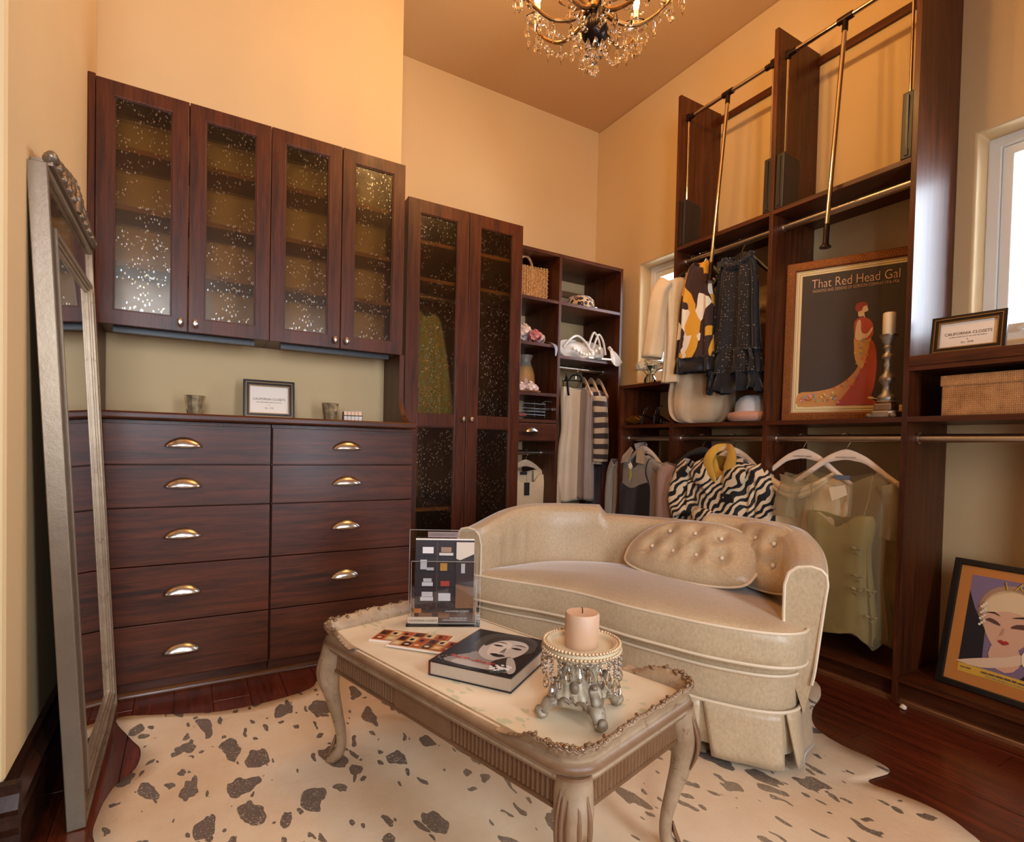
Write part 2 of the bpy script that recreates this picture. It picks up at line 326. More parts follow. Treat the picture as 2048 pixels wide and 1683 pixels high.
# ------------------------------------------------------------------ tall glass-door cabinet
t = thing('tall_cabinet', 'tall walnut cabinet with two seeded-glass doors over the full height', 'cabinet', (-1.743, -.67, 0)); W = .674
for q in (0, W-.02): MB().box(q, q+.02, 0, .065 if q == 0 else .62, .001, 2.185).build('side_panel', WZ, t, smooth=False)
MB().box(.02, W-.02, .0, .62, 2.165, 2.185).build('top_panel', WX, t, smooth=False); MB().box(.02, W-.02, 0, .62, .07, .09).build('bottom_panel', WX, t, smooth=False)
MB().box(.02, W-.02, .02, .04, .001, .07).build('toe_kick', WX, t, smooth=False)
MB().box(.32, .34, .10, .62, .09, 2.165).build('divider', WZ, t, smooth=False)
for z in (1.99, 1.80): MB().box(.02, .32, .03, .6, z, z+.018).build('shelf', mat('shelf_front', '8a6240', .4), t, smooth=False); MB().box(.34, W-.02, .03, .6, z, z+.018).build('shelf', mat('shelf_front', '8a6240', .4), t, smooth=False)
MB().box(.02, .32, .03, .6, .60, .618).build('shelf', mat('shelf_front', '8a6240', .4), t, smooth=False); MB().box(.02, W-.02, .03, .6, 1.06, 1.078).build('shelf', WX, t, smooth=False)
m = MB(); m.cyl((.02, .115, 1.74), (.32, .115, 1.74), .012); m.build('hanging_rod', ROD, t)
glass_door(t, 0, .3405, .075, 2.19, -.02, .066, (.3405-.022, 1.088), (1.045, 1.11)); glass_door(t, .3435, W, .075, 2.19, -.02, .066, (.3435+.022, 1.088), (1.045, 1.11))
# ------------------------------------------------------------------ open shelving tower on the back wall
t = thing('shelving_tower', 'open walnut shelving tower in the corner with shelves, drawer and rods', 'shelving', (-1.06, -.42, 0))
for q in (0, .435, .955): MB().box(q, q+.02, 0, .41, .001, 2.2).build('side_panel', WZ, t, smooth=False, bevel=.001)
for (a, b, zs) in ((.02, .435, (2.18, 1.877, 1.592, 1.276, 1.105, .085)), (.455, .955, (2.18, 1.877, 1.53, .085))):
    for z in zs: MB().box(a, b, .001, .41, z, z+.02).build('shelf', WX, t, smooth=False, bevel=.001)
MB().box(.02, .955, .03, .05, .001, .085).build('toe_kick', WX, t, smooth=False)
for q in (.434, .954):
    m = MB(); [shelf_pins(m, q, y, .75, 2.1) for y in (.05, .36)]; o = m.build('peg_holes', PIN, t, smooth=False); o['kind'] = 'stuff'
d = MB().box(.022, .433, -.002, .018, .99, 1.100).build('drawer', WX, t, smooth=False, bevel=.0015); cup_handle(d, (.245, -.002, 1.045), .05, .028, .022)
MB().box(.022, .433, .018, .38, .985, 1.0).build('drawer_box', WX, t, smooth=False)
def rod(parent, p0, p1, r=.0165, name='hanging_rod'):
    o = MB().cyl(p0, p1, r, 20).build(name, ROD, parent)
    for p, q in ((p0, p1), (p1, p0)):
        dv = (Vector(q)-Vector(p)).normalized(); MB().cyl(p, tuple(Vector(p)+dv*.012), r*1.3, 20).build('rod_cup', ROD, o)
    return o
rod(t, (.02, .17, .912), (.435, .17, .912)); rod(t, (.455, .17, 1.5), (.955, .17, 1.5))
MB().box(.455, .955, .385, .408, 2.06, 2.10).build('back_rail', mat('shelf_front', '8a6240', .4), t, smooth=False)
# wire pull-out basket
wb = MB(); WIRE = mat('grey_wire', '8c8f96', .3, .9)
for z, i in ((1.155, 0), (1.175, 0), (1.195, 0), (1.225, 0)): wb.tube([(.03, .3, z), (.03, .02, z), (.36, .02, z), (.36, .3, z)], .0022, 6)
for xx in (.03, .11, .20, .28, .36): wb.tube([(xx, .02, 1.235), (xx, .02, 1.14), (xx, .3, 1.14), (xx, .3, 1.235)], .0018, 6)
wb.tube([(.33, .02, 1.225), (.36, .02, 1.245), (.415, .02, 1.245)], .0025, 6)
b = wb.build('wire_basket', WIRE, t); MB().box(.40, .433, .03, .3, 1.19, 1.205).build('basket_runner', NICKEL, b, smooth=False)
# ------------------------------------------------------------------ closet system on the right-hand wall (local x = -y)
cs = thing('closet_system', 'large walnut closet system with shelves and rods along the window wall', 'closet', (-.336, 0, 0), WB)
PB = [(.70, 1.327), (1.126, 2.93), (1.716, 2.93), (2.309, 2.98), (2.90, 1.29)]
for i, (u, h) in enumerate(PB): MB().box(u, u+.02, 0, .334, .001, h).build('upright_panel', WZ, cs, smooth=False, bevel=.001)
def bay(i, zs):
    a = PB[i][0]+.02; b = PB[i+1][0]
    for z, th in zs: MB().box(a, b, 0, .334, z-th, z).build('shelf', WX, cs, smooth=False, bevel=.001)
bay(0, [(1.10, .02), (.105, .02)]); bay(1, [(2.085, .02), (1.10, .02), (.105, .02)]); bay(2, [(2.085, .02), (1.10, .02), (.105, .02)]); bay(3, [(1.29, .018), (1.10, .02), (.105, .02)])
MB().box(.695, 1.126, -.004, .334, 1.3275, 1.347).build('top_board', WX, cs, smooth=False, bevel=.001); MB().box(2.329, 2.93, -.004, .334, 1.2905, 1.328).build('top_board', WX, cs, smooth=False, bevel=.001)
for i in range(4): MB().box(PB[i][0]+.02, PB[i+1][0], .03, .05, .001, .085).build('toe_kick', WX, cs, smooth=False)
for i in range(4): rod(cs, (PB[i][0]+.02, .076, 1.02), (PB[i+1][0], .076, 1.02))
for i in (1, 2): rod(cs, (PB[i][0]+.02, .076, 2.018), (PB[i+1][0], .076, 2.018)); MB().box(PB[i][0]+.02, PB[i+1][0], .318, .334, 2.872, 2.908).build('wall_rail', WX, cs, smooth=False)
for u in (1.146, 1.736, 2.329, .72):
    m = MB(); top = {1.146: 2.85, 1.736: 2.85, 2.329: 1.05, .72: 1.0}[u]
    for yy in (.037, .29): shelf_pins(m, u, yy, .3, top)
    o = m.build('peg_holes', PIN, cs, smooth=False); o['kind'] = 'stuff'
struct(MB().prism([(.012+a+.018-.336, b) for a, b in shoe], 'y', -2.93, -.70).build('trim_2', SHOE, ang=60))
# pull-down wardrobe lifts
def lift(i, lab):
    a = PB[i][0]+.02; b = PB[i+1][0]; c = (a+b)/2; t = thing('wardrobe_lift', lab, 'closet rod', (-.336, 0, 0), WB, 'pull-down wardrobe lifts')
    for (x0, x1, sgn) in ((a+.001, a+.042, 1), (b-.042, b-.001, -1)):
        pr = [(.005, 2.088), (.12, 2.088), (.135, 2.11), (.128, 2.2), (.14, 2.30), (.13, 2.335), (.01, 2.345)]
        h = MB().prism(pr, 'x', x0, x1).build('housing', HARD, t, smooth=False, bevel=.004)
        xm = (x0+x1)/2
        MB().box(xm-.004, xm+.004, .0035, .02, 2.11, 2.33).build('slot', BLACK, h, smooth=False); MB().box(xm-.007, xm+.007, .001, .02, 2.10, 2.125).build('slot_catch', HARD, h, smooth=False)
        xa = x0+.026 if sgn > 0 else x1-.026
        ar = MB().cyl((xa, .036, 2.33), (xa, .036, 2.80), .0055, 10).build('arm', CHROME, t)
        MB().box(xa-.010, xa+.010, .024, .048, 2.782, 2.818).cyl((xa, .036, 2.80), (xa+sgn*.04, .036, 2.80), .0135, 12).build('corner_joint', BRONZE, ar)
    MB().cyl((a+.03, .036, 2.80), (b-.03, .036, 2.80), .0105, 14).build('crossbar', CHROME, t)
    MB().cyl((c-.03, .036, 2.80), (c+.03, .036, 2.80), .015, 14).cyl((c, .036, 2.80), (c, .033, 2.745), .012, 12).build('tee_joint', BRONZE, t)
    p = MB().cyl((c, .033, 2.75), (c+.006, -.06, 1.90), .0095, 14).build('pull_pole', CHROME, t)
    MB().tube([(c+.006, -.060, 1.91), (c+.006, -.061, 1.895), (c+.0065, -.063, 1.875), (c+.007, -.066, 1.84), (c+.007, -.067, 1.825), (c+.007, -.068, 1.815), (c+.007, -.068, 1.811)], [.010, .0125, .0115, .0115, .013, .022, .023], 16).build('grip', BRONZE, p)
    return t
lift(1, 'pull-down lift rod over the bay of hanging dresses'); lift(2, 'pull-down lift rod over the bay with the gold-framed poster')
# ------------------------------------------------------------------ cowhide rug
def cowhide():
    m, nt, b = nodes('cowhide'); v = coords(nt)
    base = ramp(nt, noise(nt, v, 2.2, 5, .6), [(.3, hexc('d9b78f')), (.7, hexc('ecd5b4'))])
    v1 = coords(nt, (1.0, .50, 1), (0, 0, .75)); wob = N(nt, 'ShaderNodeMix', data_type='VECTOR', i_0=.10); L(nt, v1, wob.inputs[4])
    nz = N(nt, 'ShaderNodeTexNoise', i_Scale=11, i_Detail=3); L(nt, v1, nz.inputs['Vector']); L(nt, nz.outputs['Color'], wob.inputs[5])
    def spots(scale, rad, off, dens):
        mp = N(nt, 'ShaderNodeMapping'); mp.inputs['Location'].default_value = (off, off*.7, 0); L(nt, wob.outputs[1], mp.inputs['Vector'])
        vo = N(nt, 'ShaderNodeTexVoronoi', i_Scale=scale, voronoi_dimensions='2D'); L(nt, mp.outputs[0], vo.inputs['Vector'])
        sp = N(nt, 'ShaderNodeSeparateColor'); L(nt, vo.outputs['Color'], sp.inputs[0])
        rr = N(nt, 'ShaderNodeMath', operation='MULTIPLY_ADD', i_1=rad, i_2=rad*.25); L(nt, sp.outputs[0], rr.inputs[0])
        lt = N(nt, 'ShaderNodeMath', operation='LESS_THAN'); L(nt, vo.outputs['Distance'], lt.inputs[0]); L(nt, rr.outputs[0], lt.inputs[1])
        kp = N(nt, 'ShaderNodeMath', operation='LESS_THAN', i_1=dens); L(nt, sp.outputs[1], kp.inputs[0])
        mu = N(nt, 'ShaderNodeMath', operation='MULTIPLY'); L(nt, lt.outputs[0], mu.inputs[0]); L(nt, kp.outputs[0], mu.inputs[1]); return mu.outputs[0]
    a = spots(12.8, .29, 0, .62); c = spots(28, .22, 3.3, .45); mx = N(nt, 'ShaderNodeMath', operation='MAXIMUM'); L(nt, a, mx.inputs[0]); L(nt, c, mx.inputs[1])
    grain = N(nt, 'ShaderNodeMath', operation='GREATER_THAN', i_1=.36); L(nt, noise(nt, v, 260, 2), grain.inputs[0])
    fm = N(nt, 'ShaderNodeMath', operation='MULTIPLY'); L(nt, mx.outputs[0], fm.inputs[0]); L(nt, grain.outputs[0], fm.inputs[1])
    cm = N(nt, 'ShaderNodeMix', data_type='RGBA'); L(nt, fm.outputs[0], cm.inputs[0]); L(nt, base, cm.inputs[6]); cm.inputs[7].default_value = (*hexc('aa9c8c'), 1)
    L(nt, cm.outputs[2], b.inputs['Base Color']); me = N(nt, 'ShaderNodeMath', operation='MULTIPLY', i_1=.7); L(nt, fm.outputs[0], me.inputs[0]); L(nt, me.outputs[0], b.inputs['Metallic'])
    ro = N(nt, 'ShaderNodeMath', operation='MULTIPLY_ADD', i_1=-.36, i_2=.72); L(nt, fm.outputs[0], ro.inputs[0]); L(nt, ro.outputs[0], b.inputs['Roughness'])
    bump(nt, b, noise(nt, v, 40, 6, .7), .35, .006); return m
edge = [(-2.875, -1.10), (-2.74, -1.142), (-2.574, -1.205), (-2.414, -1.205), (-2.268, -1.165), (-2.2, -1.075), (-2.0, -1.0), (-1.72, -1.05), (-1.4, -.92), (-1.0, -1.02), (-.82, -1.35), (-.74, -1.75), (-.45, -1.98), (-.43, -2.07), (-.535, -2.15), (-.682, -2.204), (-.80, -2.284), (-.838, -2.39), (-.835, -2.485), (-.861, -2.55), (-.972, -2.543), (-.955, -2.62), (-.943, -2.699), (-.966, -2.774), (-1.03, -2.84), (-1.3, -2.93), (-1.5, -3.2), (-1.85, -3.3), (-2.2, -3.15), (-2.45, -2.75), (-2.62, -2.35), (-2.78, -1.95), (-2.86, -1.77), (-2.865, -1.66), (-2.845, -1.55), (-2.80, -1.47), (-2.795, -1.36), (-2.83, -1.26)]
ep = spline([(x, y, 0) for x, y in edge], 5, True); cx, cy = -1.85, -2.0
m = MB(); NR = 14
def rugfn(u, v):
    p = ep[int(round(u*len(ep))) % len(ep)]; q = 1-v*.98; x = cx+(p.x-cx)*q; y = cy+(p.y-cy)*q
    wv = .003+.0022*math.sin(x*9+y*4)+.0018*math.sin(y*13-x*3); return (x, y, .0035+max(.0005, wv)*min(1, v*6+.15))
m.grid(rugfn, len(ep), NR, True); m.f.append(tuple(range((NR)*len(ep), (NR+1)*len(ep)))); m.m.append(0)
rug = m.build('cowhide_rug', cowhide(), ang=80); tag(rug, 'cream cowhide rug with dark metallic silver spots on the wood floor', 'rug')
q = rug.modifiers.new('s', 'SOLIDIFY'); q.thickness = .0025; q.offset = -1
# ------------------------------------------------------------------ sofa
def velvet(name, a, b_, sheen=.6):
    m, nt, b = nodes(name); v = coords(nt, (90, 90, 60)); n = noise(nt, v, 1.4, 5, .65); v2 = coords(nt); n2 = noise(nt, v2, 5, 3)
    ad = N(nt, 'ShaderNodeMath', operation='MULTIPLY_ADD', i_1=.4); L(nt, n2, ad.inputs[0]); L(nt, n, ad.inputs[2])
    L(nt, ramp(nt, ad.outputs[0], [(.45, hexc(a)), (.95, hexc(b_))]), b.inputs['Base Color']); b.inputs['Roughness'].default_value = .36; b.inputs['Sheen Weight'].default_value = sheen; b.inputs['Sheen Roughness'].default_value = .3
    b.inputs['Specular IOR Level'].default_value = .45; bump(nt, b, n, .06, .002); return m
VEL = velvet('champagne_velvet', 'b59a78', 'd2b892'); WELT = mat('velvet_piping', 'e6cfae', .5)
sofa = thing('sofa', 'champagne velvet loveseat with curved back and pleated skirt', 'sofa', (-1.38, -1.872, 0), math.atan2(-.871, .491))
def Uc(t, off=0, n=2.6, a=.66, b=.62):
    c, s = math.cos(t), math.sin(t); a += off; b += off
    return (-a*math.copysign(abs(c)**(2/n), c), b*max(s, 0)**(2/n))
def sstep(x, a, b): x = max(0, min(1, (x-a)/(b-a))); return x*x*(3-2*x)
def ridge(X, Y):
    c = sstep(abs(X+.02), .235, .262); z = lerp(.648, .687, c)
    return z-.075*(1-sstep(Y, -.02, .46))**1.3-.0*Y
btn = [(math.radians(a), z) for a in (9, 17, 26) for z in (.565,)]
def back(u, v):
    t = lerp(.0, PI, u); prof = None
    X, Y = Uc(t); z = ridge(X, Y)
    P = [(-.045, .165), (-.02, .30), (.0, z-.10), (.006, z-.045), (.002, z-.018), (-.012, z-.003), (-.04, z+.004), (-.075, z-.002), (-.098, z-.022), (-.108, z-.06), (-.108, .46), (-.105, .35)]
    o, zz = interp(P, v)
    if o < -.09 and zz > .38:
        for ta, zb in btn: o -= .016*math.exp(-((t-ta)/.035)**2-((zz-zb)/.022)**2)+.004*math.exp(-((t-ta)/.02)**2)*(1 if zz < zb else .2)
    X, Y = Uc(t, o); return (X, Y, zz)
NU = 120; m = MB(); m.grid(back, NU, 44)
for u in (0, 1): # fronts of the arms
    q = [back(u, j/44) for j in range(45)]; m.add([(a, b-.012*min(1, j/6, (44-j)/6), c) for j, (a, b, c) in enumerate(q)], [tuple(range(45))])
m.build('back_and_arms', VEL, sofa, ang=60)
bb = MB(); [bb.sphere((*Uc(ta, -.098), zb), .008) for ta, zb in btn]
for ta, zb in btn: MB().sphere((*Uc(ta, -.104), zb), .008).build('tuft_button', VEL, sofa)
FRONT = [(-.60, .0), (-.5, -.008), (-.4, -.008), (-.27, -.002), (-.1, -.018), (.08, -.072), (.22, -.10), (.35, -.12), (.48, -.115), (.56, -.09), (.605, -.04), (.615, .02)]
FS = [(p.x, p.y) for p in spline([(x, y, 0) for x, y in FRONT], 6)]
def fronty(X):
    for (a, b), (c, d) in zip(FS, FS[1:]):
        if a <= X <= c: return lerp(b, d, (X-a)/(c-a+1e-9))
    return 0
def outline(inset, off):
    o = [(x*(1-inset*.8), y+inset) for x, y in FS]; o += [Uc(PI*(1-i/60), off) for i in range(3, 58)]; return o
base = MB(); base.prism(outline(.035, -.05), 'z', .10, .335); base.build('base', VEL, sofa, ang=40)
# seat cushion
CO = [(-.625, .03)]+[(x*1.015-.004, y-.008) for x, y in FS[2:-1]]+[(.632, .02), (.60, .075)]+[Uc(PI*(1-i/40), -.105) for i in range(5, 36)]+[(-.60, .08)]
CO = [(p.x, p.y) for p in spline([(x, y, 0) for x, y in CO], 2, True)]
ccx, ccy = 0, .22; RG = [(1-.035, .322), (1, .334), (1.006, .36), (1.006, .40), (1, .424), (.985, .432), (.93, .440), (.8, .450), (.6, .457), (.4, .461), (.2, .463), (.02, .463)]
m = MB(); n = len(CO)
m.grid(lambda u, v: (lambda p, r: (ccx+(p[0]-ccx)*r[0], ccy+(p[1]-ccy)*r[0], r[1]))(CO[int(round(u*n)) % n], RG[round(v*11)]), n, 11, True, caps=True)
cu = m.build('seat_cushion', VEL, sofa, ang=50)
for z, s_ in ((.428, 1.0), (.329, 1.0)): MB().tube([(ccx+(p[0]-ccx)*s_, ccy+(p[1]-ccy)*s_, z) for p in CO], .0052, 6, closed=True).build('cushion_piping', WELT, cu)
# pipings
BO = outline(.028, -.043)
MB().tube([(x, y, .288) for x, y in BO], .005, 6, closed=True).build('deck_piping', WELT, sofa)
for u in (0, 1): MB().tube([(lambda q: (q[0], q[1]-.010, q[2]))(back(u, v/60)) for v in range(4, 57)], .005, 6).build('arm_piping', WELT, sofa)
MB().tube([back(i/80, .335) for i in range(81)], .0042, 6).build('back_piping', WELT, sofa)
# skirt: panels with kick pleats
SK = outline(.02, -.035); ln = [0]
for (a, b), (c, d) in zip(SK, SK[1:]+SK[:1]): ln.append(ln[-1]+math.hypot(c-a, d-b))
def skp(s):
    s %= ln[-1]
    for i in range(len(SK)):
        if ln[i] <= s <= ln[i+1]: q = (s-ln[i])/(ln[i+1]-ln[i]+1e-9); a, b = SK[i], SK[(i+1) % len(SK)]; return lerp(a[0], b[0], q), lerp(a[1], b[1], q)
def arc_at(X):
    return min((abs(skp(s*.01)[0]-X), s*.01) for s in range(0, int(ln[len(FS)-2]*100)))[1]
cuts = [0.0, arc_at(-.3), arc_at(.02), arc_at(.335), arc_at(.565)]; cuts += [cuts[-1]+d for d in (.33, .66, .99, 1.3)]; cuts.append(ln[-1])
for a, b in zip(cuts, cuts[1:]):
    if b-a < .05: continue
    def fn(u, v, a=a, b=b):
        s = lerp(a+.004+.022*v*1, b-.004-.012*v, u); x, y = skp(s); k = 1+.03*v+.008*math.sin(u*9+a*7)*v; return (x*k, .25+(y-.25)*k, lerp(.182, .022, v))
    MB().grid(fn, 16, 6).build('skirt_panel', VEL, sofa, ang=80, solid=.006)
MB().grid(lambda u, v: (lambda p: (p[0]*.985, .25+(p[1]-.25)*.985, lerp(.18, .05, v)))(skp(u*ln[-1])), 90, 2, True).build('skirt_lining', VEL, sofa, ang=80, solid=.003)
MB().tube([(x, y, .183) for x, y in SK], .0055, 6, closed=True).build('skirt_piping', WELT, sofa)
FOOT = mat('sofa_foot_wood', '2a140c', .35)
for x, y in ((-.5, .06), (.53, .0), (-.4, .46), (.4, .46)): MB().lathe([(.022, .009), (.026, .03), (.03, .11)], 10, (x, y, 0)).build('foot', FOOT, sofa)
# tufted half-moon pillows
def pillow(lab, loc, rz, tilt, W, H, T, roll=0, sx=1):
    t = thing('throw_pillow', lab, 'pillow', loc, rz, 'tufted half-moon pillows on the sofa'); t.rotation_euler = (tilt, roll, rz)
    bt = [(-.27, .38), (-.09, .36), (.09, .36), (.27, .38), (-.2, .68), (0, .70), (.2, .68)]
    def out(a):  # outline of half moon, a 0..2pi
        c, s = math.cos(a), math.sin(a); n_ = 2.3
        x = .5*W*math.copysign(abs(c)**(2/n_), c)*(1.0 if s >= 0 else .98)
        z = H*(.34+.66*abs(s)**(2/n_)) if s >= 0 else H*(.34-.34*abs(s)**(2/4.0)); return x, z
    def fn(u, v):
        a = u*2*PI; q = max(.015, 1-abs(2*v-1)); side = -1 if v < .5 else 1; x, z = out(a); x0, z0 = x*q, H*.42+(z-H*.42)*q
        th = T*.5*max(0, 1-q**2.6)**.62
        for bx, bz in bt: th -= T*.20*math.exp(-(((x0/W-bx)/.055)**2+((z0/H-bz)/.10)**2))+T*.05*math.exp(-(((x0/W-bx)/.03)**2))*math.exp(-((z0/H-bz)/.3)**2)
        th += T*.02*math.sin(a*24)*q**4*(1-q)*6
        return (x0, side*max(th, .002), z0)
    MB().grid(fn, 72, 32, True, caps=True).build('pillow_body', VEL, t, ang=80)
    MB().tube([(out(a*2*PI/72)[0], 0, out(a*2*PI/72)[1]) for a in range(72)], .0048, 6, closed=True).build('pillow_piping', WELT, t)
    for bx, bz in bt: MB().sphere((bx*W, -T*.27, bz*H), .0085, 8, 5).build('button', WELT, t)
    return t
pillow('tufted half-moon pillow lying in front, leaning on another pillow', (-1.075, -1.885, .458), math.atan2(-.52, .10), R(-48), .56, .30, .12, 0)
pillow('tufted half-moon pillow tucked behind, against the sofa arm', (-.905, -2.06, .462), math.atan2(-.46, -.14), R(-24), .50, .25, .11, 0)
# ------------------------------------------------------------------ coffee table
def painted(name, a, b_, dirt, thr=.5):
    m, nt, b = nodes(name); v = coords(nt); n = noise(nt, v, 9, 6, .7); g = N(nt, 'ShaderNodeNewGeometry')
    pt = N(nt, 'ShaderNodeMapRange', i_1=.40, i_2=.50); L(nt, g.outputs['Pointiness'], pt.inputs[0]); n2 = noise(nt, v, 45, 5, .75)
    ad = N(nt, 'ShaderNodeMath', operation='MULTIPLY_ADD', i_1=.55); L(nt, pt.outputs[0], ad.inputs[0]); L(nt, n2, ad.inputs[2])
    cl = ramp(nt, n, [(.35, hexc(a)), (.65, hexc(b_))]); mx = N(nt, 'ShaderNodeMix', data_type='RGBA'); f = ramp(nt, ad.outputs[0], [(thr, (1, 1, 1)), (thr+.16, (0, 0, 0))])
    eg = ramp(nt, g.outputs['Pointiness'], [(.525, (0, 0, 0)), (.57, (.75, .75, .75))]); bl = ramp(nt, noise(nt, v, 30, 7, .8, .6), [(.55, (0, 0, 0)), (.66, (.8, .8, .8))])
    w1 = N(nt, 'ShaderNodeMath', operation='MAXIMUM'); L(nt, f, w1.inputs[0]); L(nt, eg, w1.inputs[1]); w2 = N(nt, 'ShaderNodeMath', operation='MAXIMUM'); L(nt, w1.outputs[0], w2.inputs[0]); L(nt, bl, w2.inputs[1]); L(nt, w2.outputs[0], mx.inputs[0]); L(nt, cl, mx.inputs[6]); mx.inputs[7].default_value = (*hexc(dirt), 1)
    L(nt, mx.outputs[2], b.inputs['Base Color']); b.inputs['Roughness'].default_value = .42; bump(nt, b, n2, .15, .003); return m
PAINT = painted('distressed_cream_paint', '94795a', 'b59878', '663814', .66); GILT = painted('gilded_carving', 'a38a68', 'd6c2a4', '6a3f1a', .52); GILT.node_tree.nodes['Principled BSDF'].inputs['Metallic'].default_value = .55; GILT.node_tree.nodes['Principled BSDF'].inputs['Roughness'].default_value = .3
def toppaint():
    m, nt, b = nodes('table_top_paint'); v = coords(nt); n = noise(nt, v, 5, 4); c = ramp(nt, n, [(.3, hexc('e0c8a2')), (.7, hexc('efdcbc'))])
    v2 = coords(nt, (1, .45, 1), (0, 0, .7)); vo = N(nt, 'ShaderNodeTexVoronoi', i_Scale=46, voronoi_dimensions='2D'); L(nt, v2, vo.inputs['Vector'])
    lt = N(nt, 'ShaderNodeMath', operation='LESS_THAN', i_1=.30); L(nt, vo.outputs['Distance'], lt.inputs[0]); gt = N(nt, 'ShaderNodeMath', operation='GREATER_THAN', i_1=.60); L(nt, noise(nt, v, 7, 2), gt.inputs[0])
    mu = N(nt, 'ShaderNodeMath', operation='MULTIPLY'); L(nt, lt.outputs[0], mu.inputs[0]); L(nt, gt.outputs[0], mu.inputs[1]); m2 = N(nt, 'ShaderNodeMath', operation='MULTIPLY', i_1=.6); L(nt, mu.outputs[0], m2.inputs[0])
    mx = N(nt, 'ShaderNodeMix', data_type='RGBA'); L(nt, m2.outputs[0], mx.inputs[0]); L(nt, c, mx.inputs[6]); mx.inputs[7].default_value = (*hexc('b2bb95'), 1); L(nt, mx.outputs[2], b.inputs['Base Color']); b.inputs['Roughness'].default_value = .35; return m
TRZ = math.atan2(.256, .967); ta = Vector((-2.325, -1.693)); e1 = Vector((.256, -.967)); e2 = Vector((.967, .256)); tc = ta+e1*.468+e2*.2165
tb = thing('coffee_table', 'antique cream and gilt coffee table with carved gallery rim and cabriole legs', 'table', (tc.x, tc.y, 0), TRZ)
HX, HY, CR = .232, .484, .055
def rrect(hx, hy, r, k=6):
    o = []
    for (sx, sy, a0) in ((1, 1, 0), (-1, 1, 90), (-1, -1, 180), (1, -1, 270)):
        for i in range(k+1): a = R(a0+90*i/k); o.append((sx*(hx-r)+r*math.cos(a), sy*(hy-r)+r*math.sin(a)))
    return o
TOPZ = .39
MB().prism(rrect(HX-.012, HY-.012, CR), 'z', .374, TOPZ).build('tabletop', toppaint(), tb, ang=30)
m = MB(); pr = [(-.006, .350), (.004, .352), (.006, .358), (.0, .364), (.010, .369), (.014, .376), (.012, .384), (.004, .389), (-.014, .3905)]
rp = rrect(HX-.01, HY-.01, CR, 6)
def offs(P, i, d):
    n = len(P); a = Vector(P[i-1]); b = Vector(P[(i+1) % n]); t = (b-a).normalized(); return (P[i][0]+t.y*d, P[i][1]-t.x*d)
m.grid(lambda u, v: (*offs(rp, round(u*len(rp)) % len(rp), pr[round(v*(len(pr)-1))][0]), pr[round(v*(len(pr)-1))][1]), len(rp), len(pr)-1, True).build('top_moulding', PAINT, tb, ang=60)
# gallery rims at both ends
for sgn, nm in ((1, 'gallery_rim'), (-1, 'gallery_rim')):
    pth = [(HX-.012, HY-.20), (HX-.012, HY-.15), (HX-.012, HY-.10)]+[(HX-.012-CR+CR*math.cos(R(a)), HY-.012-CR+CR*math.sin(R(a))) for a in range(0, 91, 11)]
    pth = pth+[(x, HY-.012) for x in (.13, .08, .03)]; pth = pth+[(-x, y) for x, y in reversed(pth)]
    P = [(p.x, p.y) for p in spline([(x, y, 0) for x, y in pth], 4)]; nP = len(P); tot = nP-1
    def prof(i, v):
        s = i/tot; e = min(s, 1-s); h = .036*sstep(e, .0, .07)*(.96+.04*math.cos(s*46))*(1+.18*math.exp(-((s-.5)/.10)**2)); cx_ = P[i]
        if e < .06: h = max(h, .010)
        t = (Vector(P[min(i+1, tot)])-Vector(P[max(i-1, 0)])).normalized(); nrm = Vector((t.y, -t.x))  # outward
        sec = [(-.012, 0), (-.010, h*.35), (.0, h*.72), (.010, h*.96), (.016, h), (.020, h*.86), (.012, h*.5), (.006, h*.2), (.006, 0)]
        d, z = interp(sec, v); z0 = TOPZ-.002+z; q = 1+.10*math.sin(i*1.9)*(v > .3)*(v < .75)
        return (cx_[0]+nrm.x*d*1.0, sgn*(cx_[1]+nrm.y*d), z0*1+(.0022*math.sin(i*1.57)*(1 if .25 < v < .7 else 0)))
    g = MB(); g.grid(lambda u, v: prof(round(u*tot), v), tot, 16, caps=True); gr = g.build(nm, PAINT, tb, ang=50)
    car = MB()   # carved scrolls and shells on the rim
    for i in range(6, tot-5, 3):
        a = prof(i, .46); b = prof(i, .2); k = (i//3) % 3
        if k == 0: car.tube([(a[0]+.007*math.cos(q*.9)*(1-q/9), a[1]+.007*math.sin(q*.9)*(1-q/9), a[2]-.004+.0015*q) for q in range(8)], [.0035]*7+[.002], 6)
        elif k == 1: car.sphere((a[0], a[1], a[2]-.002), (.008, .006, .006), 8, 5)
        else: car.sphere((lerp(a[0], b[0], .4), lerp(a[1], b[1], .4), lerp(a[2], b[2], .4)+.002), (.006, .009, .005), 8, 5)
    for i in range(3, tot-2, 1): a = prof(i, .5); car.sphere((a[0], a[1], a[2]-.0012), (.0036, .0036, .0030), 6, 4)
    c_ = car.build('rim_carving', GILT, gr, ang=60); c_['kind'] = 'stuff'
